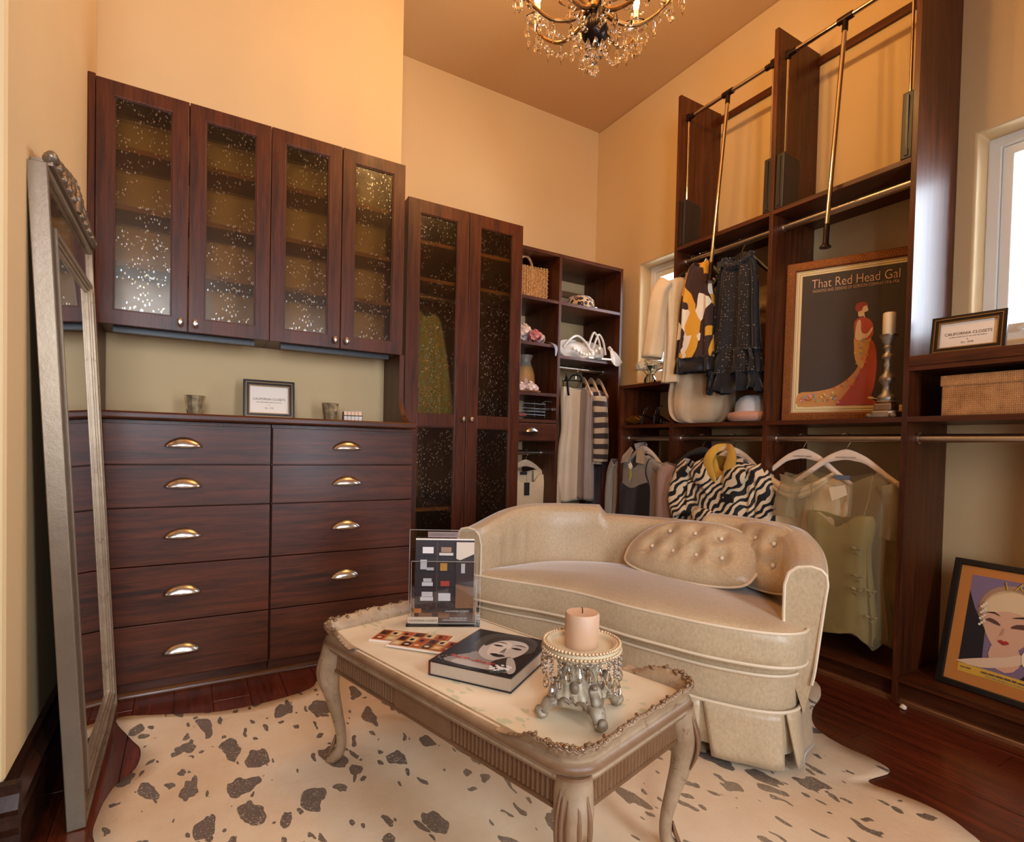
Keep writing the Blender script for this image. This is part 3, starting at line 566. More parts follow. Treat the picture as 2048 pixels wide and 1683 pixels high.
# apron with reeding
ap = MB().box(-HX+.03, HX-.03, -HY+.03, HY-.03, .285, .356); 
ap = MB()
for (x0, x1, y0, y1) in ((-HX+.026, -HX+.042, -HY+.06, HY-.06), (HX-.042, HX-.026, -HY+.06, HY-.06)): ap.box(x0, x1, y0, y1, .288, .356)
for (y0, y1) in ((-HY+.026, -HY+.042), (HY-.042, HY-.026)): ap.box(-HX+.06, HX-.06, y0, y1, .288, .356)
apo = ap.build('apron', PAINT, tb, smooth=False)
rd = MB()
for sx in (-1, 1):
    y = -HY+.075
    while y < HY-.07:
        if abs(y) > .12: rd.tube([(sx*(HX-.025), y, .298), (sx*(HX-.025), y, .345)], .0042, 6)
        y += .0125
    rd.box(sx*(HX-.024)-.003, sx*(HX-.024)+.003, -.11, .11, .296, .347)
for sy in (-1, 1):
    x = -HX+.075
    while x < HX-.07: rd.tube([(x, sy*(HY-.025), .298), (x, sy*(HY-.025), .345)], .0042, 6); x += .0125
rr_ = rd.build('reeding', PAINT, apo); rr_['kind'] = 'stuff'
bd = MB()
for z in (.290, .351):
    for sx in (-1, 1): bd.tube([(sx*(HX-.026), -HY+.06, z), (sx*(HX-.026), HY-.06, z)], .0055, 8)
    for sy in (-1, 1): bd.tube([(-HX+.06, sy*(HY-.026), z), (HX-.06, sy*(HY-.026), z)], .0055, 8)
bd.build('apron_beading', painted('worn_brown_edge', '8a6a45', 'a88a66', '5a2f10', .7), apo)
for sx in (-1, 1):
    for sy in (-1, 1):
        d = Vector((sx, sy, 0)).normalized(); c0 = Vector((sx*(HX-.045), sy*(HY-.045), 0))
        pts = [(.012, .366), (.016, .33), (.026, .295), (.030, .26), (.020, .21), (.004, .15), (-.008, .095), (-.008, .05), (.004, .028), (.020, .016), (.030, .020)]
        rs = [.034, .037, .037, .031, .023, .0175, .0145, .0145, .018, .016, .010]
        P = [c0+d*a+Vector((0, 0, z)) for a, z in pts]; lg = MB().tube(P, rs, 14, smooth=4).build('leg', PAINT, tb, ang=70)
        for a in (-.6, -.25, .1, .45, -.45): 
            dd = Matrix.Rotation(a, 3, 'Z') @ d; MB().tube([c0+dd*o_+Vector((0, 0, z)) for o_, z in ((.043, .347), (.058, .30), (.0575, .262), (.044, .222))], [.003, .0060, .0052, .0015], 6, smooth=3).build('knee_leaf', PAINT, lg, ang=60)
        MB().tube([c0+d*(.026+.012*math.cos(q*.8)*(1-q/12))+Vector((0, 0, .021+.010*math.sin(q*.8)*(1-q/12))) for q in range(10)], .0055, 6).build('toe_scroll', PAINT, lg, ang=60)
        for a in (-.5, 0, .5): dd = Matrix.Rotation(a, 3, 'Z') @ d; MB().tube([c0+dd*o_+Vector((0, 0, z)) for o_, z in ((.008, .085), (.014, .06), (.026, .035))], [.002, .005, .003], 6).build('toe_leaf', PAINT, lg, ang=60)
# ------------------------------------------------------------------ leaning mirror
SILV = painted('champagne_silver_leaf', 'a28d74', 'b8a389', '6d5a47', .42); SILV.node_tree.nodes['Principled BSDF'].inputs['Metallic'].default_value = .6; SILV.node_tree.nodes['Principled BSDF'].inputs['Roughness'].default_value = .34
mr = thing('floor_mirror', 'tall silver framed floor mirror with carved crest leaning on the wall', 'mirror', (-2.896, -1.3425, .002), R(90)); mr.rotation_euler = (R(-2.9), 0, R(90))
MW, MH = .3575, 1.585
MB().frame(-MW, MW, 0, MH, .014, -.012, .026).build('outer_frame', SILV, mr, smooth=False, bevel=.002)
MB().box(-MW+.01, MW-.01, .012, .024, .01, MH-.01).build('backing_board', mat('mirror_back', '1c1512', .7), mr, smooth=False)
im = MB(); im.frame(-MW+.062, MW-.062, .062, MH-.13, .012, -.014, .006).frame(-MW+.074, MW-.074, .074, MH-.142, .009, -.008, .006).frame(-MW+.083, MW-.083, .083, MH-.151, .008, -.003, .006).build('inner_moulding', SILV, mr, smooth=False, bevel=.0015)
MB().box(-MW+.086, MW-.086, .002, .006, .086, MH-.154).build('mirror_pane', MIRROR, mr, smooth=False)
STRIP = mat('aged_mirror_strip', 'b9aa98', .08, 1)
for sx in (-1, 1):
    z = .064; k = 0
    while z < MH-.15:
        z2 = min(z+.36, MH-.13); xa = sorted((sx*(MW-.016), sx*(MW-.060))); MB().box(xa[0], xa[1], -.002, .004, z+.001, z2-.001).build('mirror_strip', STRIP, mr, smooth=False, bevel=.001); z = z2
xx = -MW+.016
for i in range(4):
    x2 = xx+(2*MW-.032)/4; MB().box(xx+.0012, x2-.0012, -.002, .004, MH-.128, MH-.016).build('mirror_strip', STRIP, mr, smooth=False, bevel=.001); MB().box(xx+.0012, x2-.0012, -.002, .004, .016, .060).build('mirror_strip', STRIP, mr, smooth=False, bevel=.001); xx = x2
cr = MB(); cr.box(-MW+.02, MW-.02, -.02, .02, MH, MH+.014)
for sx in (-1, 1):
    for i in range(5):
        x0 = .05+i*.066; h = .075-.013*i
        cr.tube([(sx*(x0+.03), -.008, MH+.012), (sx*(x0+.012), -.014, MH+.012+h*.5), (sx*(x0-.012), -.012, MH+.012+h*.9), (sx*(x0-.028), -.018, MH+.012+h), (sx*(x0-.036), -.02, MH+.012+h*.75)], [.008, .014, .012, .009, .005], 8, smooth=3)
        cr.sphere((sx*(x0+.02), -.018, MH+.022), (.016, .012, .014), 8, 6)
cr.tube([(0, -.01, MH+.01), (0, -.016, MH+.06), (0, -.012, MH+.105)], [.02, .017, .006], 8); cr.sphere((0, -.02, MH+.05), (.02, .012, .024), 10, 6)
cr.box(-.016, .016, -.012, .006, MH+.085, MH+.115)
cr.build('crest', SILV, mr, ang=60)
# ------------------------------------------------------------------ crystal chandelier
CH = thing('chandelier', 'bronze candle chandelier hung with crystal drops and bead swags', 'chandelier', (-1.44, -1.77, 0))
GOLDB = mat('antique_gold_bronze', '8a6236', .35, .85, var=(30, .3))
MB().lathe([(.008, 2.405), (.030, 2.41), (.044, 2.43), (.047, 2.452), (.040, 2.475), (.028, 2.492), (.034, 2.50), (.034, 2.508), (.02, 2.512)], 40, ripple=(20, .06)).build('hub', BRONZE, CH, ang=80)
MB().lathe([(.03, 2.508), (.04, 2.515), (.04, 2.525), (.022, 2.54), (.013, 2.60), (.02, 2.66), (.026, 2.70), (.012, 2.76), (.01, 2.9), (.025, 2.94), (.012, 2.97), (.006, 3.0)], 20).build('column', GOLDB, CH)
MB().cyl((0, 0, 2.99), (0, 0, 3.34), .006, 8).build('hanging_stem', GOLDB, CH); MB().lathe([(.01, 3.32), (.05, 3.335), (.06, 3.36)], 20).build('canopy_plate', GOLDB, CH)
FLAME, nt_, b_ = nodes('lit_bulb'); b_.inputs['Base Color'].default_value = (1, .8, .5, 1); b_.inputs['Emission Color'].default_value = (1, .66, .30, 1); b_.inputs['Emission Strength'].default_value = 26
CANDLE = mat('candle_sleeve', 'e6d3ae', .5)
bead0 = MB().sphere((0, 0, 0), .0085, 8, 6).build('bead', CRYSTAL, CH, smooth=False); drop0 = MB().lathe([(.002, .0), (.004, -.008), (.009, -.022), (.013, -.038), (.0115, -.05), (.004, -.059)], 8).build('crystal_drop', CRYSTAL, CH, smooth=False)
spear0 = MB().lathe([(.0025, 0), (.0045, -.008), (.008, -.03), (.007, -.045), (.001, -.075)], 6).build('crystal_spear', CRYSTAL, CH, smooth=False)
used = set()
def put(proto, loc, rz=0, s=1):
    if proto.name not in used: used.add(proto.name); proto.location = loc; proto.rotation_euler = (0, 0, rz); proto.scale = (s, s, s); return proto
    return inst(proto, CH, loc, (0, 0, rz), (s, s, s))
NA = 8; RA = .275
for k in range(NA):
    a = 2*PI*k/NA+.30; c, s = math.cos(a), math.sin(a); pt = lambda r, z: (r*c, r*s, z)
    ar = MB().tube([pt(.03, 2.515), pt(.08, 2.485), pt(.15, 2.478), pt(.215, 2.515), pt(RA-.012, 2.565), pt(RA, 2.60)], [.009, .008, .007, .006, .006, .007], 8, smooth=6).build('arm', GOLDB, CH)
    MB().tube([pt(.03, 2.53), pt(.06, 2.56), pt(.11, 2.57), pt(.13, 2.545), pt(.105, 2.53)], [.006, .006, .005, .005, .003], 6, smooth=5).build('arm_scroll', GOLDB, ar)
    MB().lathe([(.006, 2.595), (.030, 2.602), (.046, 2.616), (.047, 2.620), (.02, 2.612), (.012, 2.612)], 16, pt(RA, 0), ripple=(8, .05)).build('bobeche', CRYSTAL, ar)
    MB().cyl(pt(RA, 2.61), pt(RA, 2.68), .0115, 12).build('candle_sleeve', CANDLE, ar)
    bo = MB().lathe([(.008, 2.68), (.0125, 2.695), (.015, 2.712), (.012, 2.735), (.006, 2.755), (.0015, 2.768)], 12, pt(RA, 0)).build('bulb', FLAME, ar)
    lt = bpy.data.lights.new('bulb_light', 'POINT'); lt.energy = BULB; lt.color = (1, .56, .19); lt.shadow_soft_size = .016
    lo = bpy.data.objects.new('bulb_light', lt); COL.objects.link(lo); lo.parent = CH; lo.location = pt(RA, 2.79)
    for j in range(5):
        b = a+2*PI*j/5; put(bead0, (RA*c+.043*math.cos(b), RA*s+.043*math.sin(b), 2.600), 0, .8); put(drop0 if j % 2 else spear0, (RA*c+.043*math.cos(b), RA*s+.043*math.sin(b), 2.592), b, .95)
    put(bead0, pt(RA, 2.575)); put(drop0, pt(RA, 2.565), a, 1.15)
    put(spear0, pt(.15, 2.468), a); put(bead0, pt(.15, 2.470), 0, .8); put(spear0, pt(.215, 2.50), a, .9)
    put(drop0, pt(.085, 2.475), a, .9); put(bead0, pt(.085, 2.478), 0, .8)
    a2 = a+2*PI/NA      # swag of beads to the next arm and to the hub
    for q in range(1, 12):
        u = q/12; r_ = lerp(RA, .04, u); z = lerp(2.572, 2.425, u)-.075*math.sin(PI*u); put(bead0, (r_*math.cos(a+.12*math.sin(PI*u)), r_*math.sin(a+.12*math.sin(PI*u)), z), q, 1.0)
for j in range(6):
    b = j*PI/3; put(drop0, (.03*math.cos(b), .03*math.sin(b), 2.415), b, .9)
put(bead0, (0, 0, 2.400), 0, 1.3); put(drop0, (0, 0, 2.395), 0, 1.2)
MB().sphere((0, 0, 2.310), (.0195, .0195, .021), 14, 10).lathe([(.005, 2.328), (.008, 2.333), (.003, 2.34)], 10).build('crystal_ball_finial', CRYSTAL, CH, smooth=False)
# ------------------------------------------------------------------ fabrics
def fabric(name, col, rough=.75, sheen=.3, var=.10, weave=180, pattern=None, alpha=None, spec=.3, fold=.25):
    m, nt, b = nodes(name); v = coords(nt); c = hexc(col)
    n = noise(nt, v, 8, 4); base = ramp(nt, n, [(.3, [q*(1-var) for q in c]), (.7, [min(1, q*(1+var)) for q in c])])
    if pattern: base = pattern(nt, v, base)
    L(nt, base, b.inputs['Base Color']); b.inputs['Roughness'].default_value = rough; b.inputs['Sheen Weight'].default_value = sheen; b.inputs['Specular IOR Level'].default_value = spec
    h = N(nt, 'ShaderNodeMath', operation='MULTIPLY_ADD', i_1=.2); L(nt, noise(nt, v, weave, 2), h.inputs[0]); vv = coords(nt, (1, 1, .25)); L(nt, noise(nt, vv, 14, 3), h.inputs[2]); bump(nt, b, h.outputs[0], fold, .012)
    if alpha:
        out = nt.nodes['Material Output']; tr = N(nt, 'ShaderNodeBsdfTransparent'); tr.inputs[0].default_value = (*[min(1, q*1.15) for q in c], 1) if alpha > .3 else (1, 1, 1, 1)
        mx = N(nt, 'ShaderNodeMixShader', i_0=alpha); L(nt, tr.outputs[0], mx.inputs[1]); L(nt, b.outputs[0], mx.inputs[2]); L(nt, mx.outputs[0], out.inputs[0])
    return m
def mixc(nt, fac, a, b):
    mx = N(nt, 'ShaderNodeMix', data_type='RGBA'); L(nt, fac, mx.inputs[0])
    for k, q in ((6, a), (7, b)):
        if isinstance(q, str): mx.inputs[k].default_value = (*hexc(q), 1)
        else: L(nt, q, mx.inputs[k])
    return mx.outputs[2]
def thr(nt, x, t, op='GREATER_THAN'): n = N(nt, 'ShaderNodeMath', operation=op, i_1=t); L(nt, x, n.inputs[0]); return n.outputs[0]
def p_zebra(nt, v, base):
    mp = N(nt, 'ShaderNodeMapping'); mp.inputs['Rotation'].default_value = (0, .9, 0); L(nt, v, mp.inputs[0])
    wv = N(nt, 'ShaderNodeTexWave', i_Scale=9.5, i_Distortion=9, i_Detail=1.5, i_Detail_Scale=1.3); wv.bands_direction = 'Z'; L(nt, mp.outputs[0], wv.inputs['Vector']); return mixc(nt, thr(nt, wv.outputs[1], .52), base, '17130f')
def p_abstract(nt, v, base):
    dn = N(nt, 'ShaderNodeTexNoise', i_Scale=6, i_Detail=1); L(nt, v, dn.inputs['Vector']); wb_ = N(nt, 'ShaderNodeMix', data_type='VECTOR', i_0=.13); L(nt, v, wb_.inputs[4]); L(nt, dn.outputs['Color'], wb_.inputs[5])
    mp = N(nt, 'ShaderNodeMapping'); mp.inputs['Rotation'].default_value = (.2, .6, 0); mp.inputs['Scale'].default_value = (1.5, 1, .75); L(nt, wb_.outputs[1], mp.inputs[0])
    vo = N(nt, 'ShaderNodeTexVoronoi', i_Scale=15); L(nt, mp.outputs[0], vo.inputs['Vector']); s = N(nt, 'ShaderNodeSeparateColor'); L(nt, vo.outputs['Color'], s.inputs[0])
    return ramp(nt, s.outputs[0], [(0, hexc('3a2018')), (.50, hexc('e8d8c0')), (.64, hexc('3a2018')), (.70, hexc('d99a2b'))], True)
def p_dots(nt, v, base):
    mp = N(nt, 'ShaderNodeMapping'); mp.inputs['Scale'].default_value = (1, .2, .8); L(nt, v, mp.inputs[0]); vo = N(nt, 'ShaderNodeTexVoronoi', i_Scale=80, i_Randomness=.5); L(nt, mp.outputs[0], vo.inputs['Vector']); return mixc(nt, thr(nt, vo.outputs['Distance'], .17, 'LESS_THAN'), base, '9a7a5c')
def p_stripe(nt, v, base):
    wv = N(nt, 'ShaderNodeTexWave', i_Scale=4.4, i_Distortion=1.2); wv.bands_direction = 'Z'; L(nt, v, wv.inputs['Vector']); a = mixc(nt, thr(nt, wv.outputs[1], .5), base, '3a2d2c')
    return a
def p_green(nt, v, base):
    vo = N(nt, 'ShaderNodeTexVoronoi', i_Scale=22, i_Randomness=.35); mp = N(nt, 'ShaderNodeMapping'); mp.inputs['Scale'].default_value = (1, .01, 1); L(nt, v, mp.inputs[0]); L(nt, mp.outputs[0], vo.inputs['Vector'])
    return ramp(nt, vo.outputs['Distance'], [(0, hexc('a8c8b0')), (.30, hexc('78a890')), (.38, hexc('e0b868')), (.46, hexc('88b49a')), (.6, hexc('d0b870'))], True)
def p_leopard(nt, v, base):
    vo = N(nt, 'ShaderNodeTexVoronoi', i_Scale=38, i_Randomness=.9); L(nt, v, vo.inputs['Vector']); return ramp(nt, vo.outputs['Distance'], [(0, hexc('a8692f')), (.24, hexc('1a120d')), (.52, hexc('c9a070'))], True)
def p_knit(nt, v, base):
    wv = N(nt, 'ShaderNodeTexWave', i_Scale=60, i_Distortion=.5); wv.bands_direction = 'Z'; L(nt, v, wv.inputs['Vector']); return mixc(nt, wv.outputs[1], base, '9a7767')
# ------------------------------------------------------------------ clothes
def hanger(lab, loc, rz, m, W=.42, group='clothes hangers', drop=.125, clips=False, tilt=0):
    t = thing('clothes_hanger', lab, 'hanger', loc, rz, group); h = W/2
    k = MB(); k.tube([(-.014, 0, .006), (-.018, 0, .018), (0, 0, .0215), (.0195, 0, .008), (.0195, 0, -.008), (.008, 0, -.028), (0, 0, -.045), (0, 0, -.068)], .0022, 6, smooth=4); k.build('hook', CHROME, t)
    if clips:
        MB().tube([(-h, 0, -.085), (0, 0, -.080), (h, 0, -.085)], .004, 8).tube([(-h*.6, 0, -.088), (-.03, 0, -.045), (0, 0, -.04), (.03, 0, -.045), (h*.6, 0, -.088)], .006, 8).build('bar', m, t)
        for sx in (-1, 1): MB().box(sx*h*.85-.012, sx*h*.85+.012, -.008, .008, -.125, -.08).build('clip', CHROME, t, smooth=False, bevel=.002)
    else:
        pts = [(-h, 0, -.062-drop), (-h*.72, 0, -.052-drop*.72), (-h*.4, 0, -.045-drop*.34), (-h*.17, 0, -.066), (0, 0, -.058), (h*.17, 0, -.066), (h*.4, 0, -.045-drop*.34), (h*.72, 0, -.052-drop*.72), (h, 0, -.062-drop)]
        pts = [(a, b, c-.012) for a, b, c in pts]
        MB().tube(pts, [(.008, .010), (.008, .011), (.007, .013), (.006, .020), (.006, .024), (.006, .020), (.007, .013), (.008, .011), (.008, .010)], 10, flat=(0, 1, 0), smooth=4).build('shoulder_bar', m, t)
    return t
def catrow(rows, v):
    x = v*(len(rows)-1); i = min(int(x), len(rows)-2); t = x-i; g = lambda j: rows[max(0, min(len(rows)-1, j))]
    a, b, c, d = g(i-1), g(i), g(i+1), g(i+2)
    return [.5*((2*q)+(r-p)*t+(2*p-5*q+4*r-s)*t*t+(3*q-p-3*r+s)*t**3) for p, q, r, s in zip(a, b, c, d)]
def shell(rows, nf=9, seed=0, neck=0, nw=.09, n=72, k=40, back=.2, sq=.62, hem=.0):
    """closed cloth tube: rows = (z, x centre, half width, half depth, fold size) from top to bottom; neck = drop of the front neckline"""
    m = MB(); r_ = random.Random(seed); ph = [r_.uniform(0, 6.28) for _ in range(6)]
    def fn(u, v):
        z, xc, hw, hd, am = catrow(rows, v); a = u*2*PI; c, s = math.cos(a), math.sin(a); x = xc+hw*math.copysign(abs(c)**sq, c); y = hd*math.copysign(abs(s)**.8, s)
        f = math.sin(nf*a+ph[0]+1.1*math.sin(v*3+ph[1]))*.6+math.sin(nf*1.7*a+ph[2]+v*1.7)*.4
        y += 1.7*am*f*(1 if s < 0 else .7); x += am*.5*math.cos(nf*a*1.3+ph[3])
        if neck:
            g = math.exp(-((x-xc)/nw)**2)*max(0, 1-v*2.2); z -= neck*g*(1 if s < 0 else back)
        z += hem*math.sin(a*5+ph[4])*v**6; return (x, y, z)
    return m.grid(fn, n, k, True)
def sleeve(m, path, r0, r1, seed=0, am=.006):
    r_ = random.Random(seed); P = spline(path, 6); k = len(P); p0 = r_.uniform(0, 6)
    def fn(u, v):
        i = round(v*(k-1)); t = (P[min(i+1, k-1)]-P[max(i-1, 0)]).normalized(); a = t.cross(Vector((0, 1, 0))); a = a.normalized() if a.length > .01 else Vector((1, 0, 0)); b = a.cross(t); w = u*2*PI
        rr = lerp(r0[0], r1[0], v), lerp(r0[1], r1[1], v); f = 1+am/.03*math.sin(5*w+p0+v*4)*.5
        return P[i]+a*rr[0]*math.cos(w)*f+b*rr[1]*math.sin(w)*f
    return m.grid(fn, 20, k-1, True)
def garment(name, lab, cat, loc, rz, rows, m, sleeves=(), group=None, part='body', smooth_ang=80, solid=.0025, **kw):
    t = thing(name, lab, cat, loc, rz, group); b = shell(rows, **kw).build(part, m, t, ang=smooth_ang, solid=solid)
    for i, (path, r0, r1) in enumerate(sleeves): sleeve(MB(), path, r0, r1, i+kw.get('seed', 0)).build('sleeve', m, t, ang=80, solid=.002)
    return t, b
XR = -.26
# --- tower: strapless dress and three tops hung edge-on
RT = (-.25, 1.5)
hanger('black clip hanger holding the pale strapless dress', (-.345, -.25, 1.5), R(-4), HANGB, .22, clips=True)
garment('strapless_dress', 'pale sand strapless dress hanging from a black clip hanger', 'dress', (-.345, -.25, 0), R(-4), [(1.372, 0, .115, .02, .004), (1.33, 0, .118, .035, .004), (1.2, 0, .112, .04, .004), (1.08, 0, .108, .04, .005), (.95, .005, .13, .042, .005), (.75, .01, .145, .044, .006), (.58, .012, .15, .045, .006)], fabric('sand_satin', 'd8bf9f', .5, .4, .06, spec=.5), seed=1, nf=5, neck=.02, nw=.05, hem=.006)
for (x, lab, lab2, nm, cat, m_, rows, nf, slv) in (
    (-.235, 'wooden hanger carrying the grey top', 'soft grey sleeveless top hanging behind the strapless dress', 'grey_top', 'top', fabric('grey_jersey', 'a08c80', .8), [(1.375, 0, .05, .016, .002), (1.352, 0, .11, .022, .003), (1.31, 0, .17, .03, .004), (1.1, 0, .165, .035, .006), (.85, 0, .175, .038, .008), (.6, 0, .185, .04, .010)], 7, False),
    (-.150, 'wooden hanger carrying the striped cardigan', 'brown and sand striped knit cardigan on a wooden hanger', 'striped_cardigan', 'cardigan', fabric('striped_knit', 'bfa283', .85, weave=90, pattern=p_stripe), [(1.385, 0, .05, .018, .002), (1.36, 0, .11, .026, .003), (1.305, 0, .185, .034, .004), (1.15, 0, .185, .042, .006), (.98, 0, .185, .045, .007), (.84, 0, .19, .046, .008)], 8, True),
    (-.085+.0, 'wooden hanger carrying the plum top', 'dark plum long top hanging at the end of the rod by the panel', 'plum_top', 'top', fabric('plum_jersey', '4a2327', .8), [(1.365, 0, .05, .014, .002), (1.34, 0, .11, .018, .003), (1.29, 0, .175, .02, .003), (1.0, 0, .17, .022, .004), (.75, 0, .175, .024, .005), (.54, 0, .18, .024, .006)], 6, False)):
    if nm == 'plum_top': x = -.158+.02
    x = {'grey_top': -.285, 'striped_cardigan': -.215, 'plum_top': -.148}[nm]
    hanger(lab, (x, -.25, 1.5), R(72), HANGW, .38)
    sl = [([(-.175, 0, 1.30), (-.20, -.005, 1.15), (-.20, -.01, .98), (-.195, -.012, .86)], (.030, .05), (.028, .05))] if slv else []
    garment(nm, lab2, cat, (x, -.25, 0), R(72), rows, m_, sl, seed=len(nm), nf=nf, neck=.05, nw=.06)
hanger('black hanger pushed behind the strapless dress', (-.43, -.25, 1.5), R(60), HANGB, .36)
# --- tower, narrow bay: cream cardigan
hanger('pale wooden hanger with the cream scoop-neck cardigan', (-.745, -.25, .912), R(-6), HANGW, .40)
cg, cb = garment('cream_cardigan', 'cream scoop-neck cardigan with a black hang tag beside the tall cabinet', 'cardigan', (-.745, -.25, 0), R(-6), [(.815, 0, .06, .02, .001), (.79, 0, .11, .03, .002), (.745, 0, .175, .035, .003), (.70, 0, .20, .038, .004), (.6, 0, .19, .04, .006), (.4, 0, .2, .042, .008), (.25, 0, .2, .042, .008)], fabric('cream_knit', 'ddbf98', .85), [([(.185, 0, .745), (.225, 0, .66), (.235, 0, .5), (.235, 0, .33)], (.04, .045), (.03, .032))], seed=4, nf=6, neck=.17, nw=.085, back=.2)
MB().box(-.03, .008, -.052, -.050, .63, .715).build('hang_tag', mat('black_tag', '1a1512', .5), cg, smooth=False); MB().tube([(-.011, -.05, .715), (-.004, -.03, .76)], .001, 5).build('tag_string', BLACK, cg)
MB().box(-.03, .02, .014, .018, .762, .782).build('neck_label', mat('black_tag', '1a1512', .5), cg, smooth=False)
# --- tall cabinet: green dress
hanger('dark hanger with the green patterned dress behind glass', (-1.572, -.555, 1.74), R(-8), HANGB, .20)
garment('green_dress', 'green and gold circle-patterned dress hanging inside the tall glass cabinet', 'dress', (-1.572, -.555, 0), R(-8), [(1.672, -.01, .03, .015, .002), (1.63, -.005, .06, .025, .004), (1.55, 0, .075, .04, .006), (1.42, 0, .095, .05, .010), (1.25, .0, .12, .055, .012), (1.105, 0, .135, .06, .014)], fabric('green_circle_print', '6f9a80', .5, .3, pattern=p_green), seed=6, nf=6, neck=.05, nw=.03)
# --- window wall, upper rod
hanger('black hanger under the cream jacket beside the window', (XR, -1.205, 2.018), R(-22), HANGB, .38)
CREAM = fabric('cream_linen', 'd9bd94', .75, .3, .06)
garment('cream_jacket', 'long cream jacket with a wide sleeve hanging in front of the window', 'jacket', (XR, -1.205, 0), R(-22), [(1.925, 0, .06, .02, .002), (1.90, 0, .12, .028, .003), (1.865, 0, .172, .034, .004), (1.75, 0, .168, .038, .006), (1.55, 0, .16, .04, .010), (1.4, 0, .165, .042, .012), (1.325, 0, .17, .042, .013)], CREAM, [([(-.165, 0, 1.872), (-.205, -.005, 1.80), (-.222, -.01, 1.62), (-.235, -.01, 1.455)], (.045, .045), (.055, .05))], seed=7, nf=7, neck=.14, nw=.05)
hanger('black clip hanger holding the balloon skirt', (XR, -1.265, 2.018), R(-60), HANGB, .2, clips=True)
garment('balloon_skirt', 'beige linen balloon skirt gathered at its hem above the shelf', 'skirt', (XR+.01, -1.275, 0), R(-62), [(1.89, 0, .05, .02, .004), (1.7, 0, .075, .022, .006), (1.5, 0, .12, .03, .009), (1.32, 0, .165, .055, .011), (1.2, 0, .172, .07, .010), (1.135, 0, .155, .06, .008), (1.106, 0, .11, .04, .006), (1.104, 0, .03, .01, .001)], fabric('beige_linen', 'bfa07c', .8, .3), seed=8, nf=8)
hanger('black hanger with the brown and yellow dress', (XR, -1.30, 2.018), WB+R(14), HANGB, .24)
ab, _ = garment('abstract_print_dress', 'brown dress with bold white and yellow abstract shapes', 'dress', (-.37, -1.33, 0), WB+R(14), [(1.955, .01, .035, .018, .004), (1.90, .005, .06, .03, .005), (1.75, .0, .088, .034, .007), (1.6, 0, .095, .036, .009), (1.46, 0, .105, .04, .010), (1.44, 0, .107, .04, .010)], fabric('abstract_print', '3a2018', .7, .2, pattern=p_abstract), seed=9, nf=5, neck=.04, nw=.03)
shell([(1.445, 0, .107, .041, .010), (1.40, 0, .110, .042, .010), (1.365, 0, .112, .042, .011)], seed=9, nf=5, k=6).build('hem_band', fabric('black_satin', '1b1516', .4), ab, ang=80, solid=.003)
hanger('black hanger with the dotted dress', (XR, -1.515, 2.018), WB+R(6), HANGB, .34)
dt, _ = garment('dotted_dress', 'black sleeveless dress with tiny gold dots and ruffled tiers', 'dress', (XR-.05, -1.53, 0), WB+R(6), [(1.945, -.005, .045, .02, .004), (1.90, 0, .085, .032, .006), (1.80, 0, .105, .036, .008), (1.65, 0, .112, .04, .011), (1.5, 0, .125, .045, .013), (1.45, .0, .13, .047, .014)], fabric('dotted_chiffon', '171213', .7, .2, pattern=p_dots), seed=10, nf=9, neck=.06, nw=.04)
DOT = bpy.data.materials['dotted_chiffon']
shell([(1.465, 0, .118, .045, .012), (1.40, .004, .138, .052, .016), (1.34, .006, .145, .055, .018)], seed=11, nf=12, k=10).build('ruffle_tier', DOT, dt, ang=80, solid=.002)
shell([(1.36, 0, .128, .045, .012), (1.30, .008, .14, .052, .016), (1.255, .012, .145, .055, .018)], seed=12, nf=12, k=10, hem=.012).build('ruffle_tier', fabric('black_tulle', '120f11', .8), dt, ang=80, solid=.002)
m = MB(); m.tube([(.075*math.cos(a), .028*math.sin(a)-.01, 1.915+.018*math.cos(2*a)-.02*(math.sin(a) < 0)) for a in [i*PI/12 for i in range(24)]], [.012+.004*(i % 2) for i in range(24)], 8, closed=True); m.build('ruffle_collar', DOT, dt, ang=80)
# --- window wall, lower rod
WHG = mat('white_hanger', 'e8cdb4', .4)
def brandmark(h): text('CALIFORNIA CLOSETS', .0085, INKL, h, (0, -.0075, -.085), sx=1)
hg = hanger('pale hanger under the grey satin shirt collar', (XR, -.85, 1.02), WB, WHG, .40); brandmark(hg)
SAT = fabric('silver_satin', '9c9083', .38, .3, .06, spec=.6)
sh, _ = garment('satin_shirt', 'silver grey satin shirt with pointed collar under a black tank top', 'shirt', (XR-.01, -.82, 0), WB, [(.915, 0, .075, .028, .001), (.89, 0, .125, .034, .003), (.85, 0, .205, .04, .004), (.7, 0, .20, .045, .007), (.5, 0, .205, .05, .008), (.3, 0, .21, .05, .008)], SAT, [([(-.19, 0, .86), (-.235, 0, .78), (-.25, 0, .62), (-.235, -.01, .4)], (.045, .05), (.036, .04)), ([(.19, 0, .86), (.225, .01, .78), (.225, .02, .62), (.22, .02, .4)], (.045, .05), (.036, .04))], seed=13, nf=6, neck=.17, nw=.035, back=.05)
for sx in (-1, 1): MB().add([(sx*.02, -.03, .945), (sx*.055, -.02, .965), (sx*.10, -.045, .905), (sx*.105, -.058, .86), (sx*.04, -.062, .87), (sx*.022, -.04, .93)], [(0, 1, 2, 3, 4, 5)]).build('collar_flap', fabric('shirt_collar_satin', 'b09879', .4, spec=.6), sh, solid=.004, smooth=False)
MB().tube([(-.05, .01, .965), (-.02, .03, .975), (.02, .03, .975), (.05, .01, .965)], [(.003, .02)]*4, 8, flat=(0, 1, 0), smooth=3).build('collar_stand', SAT, sh)
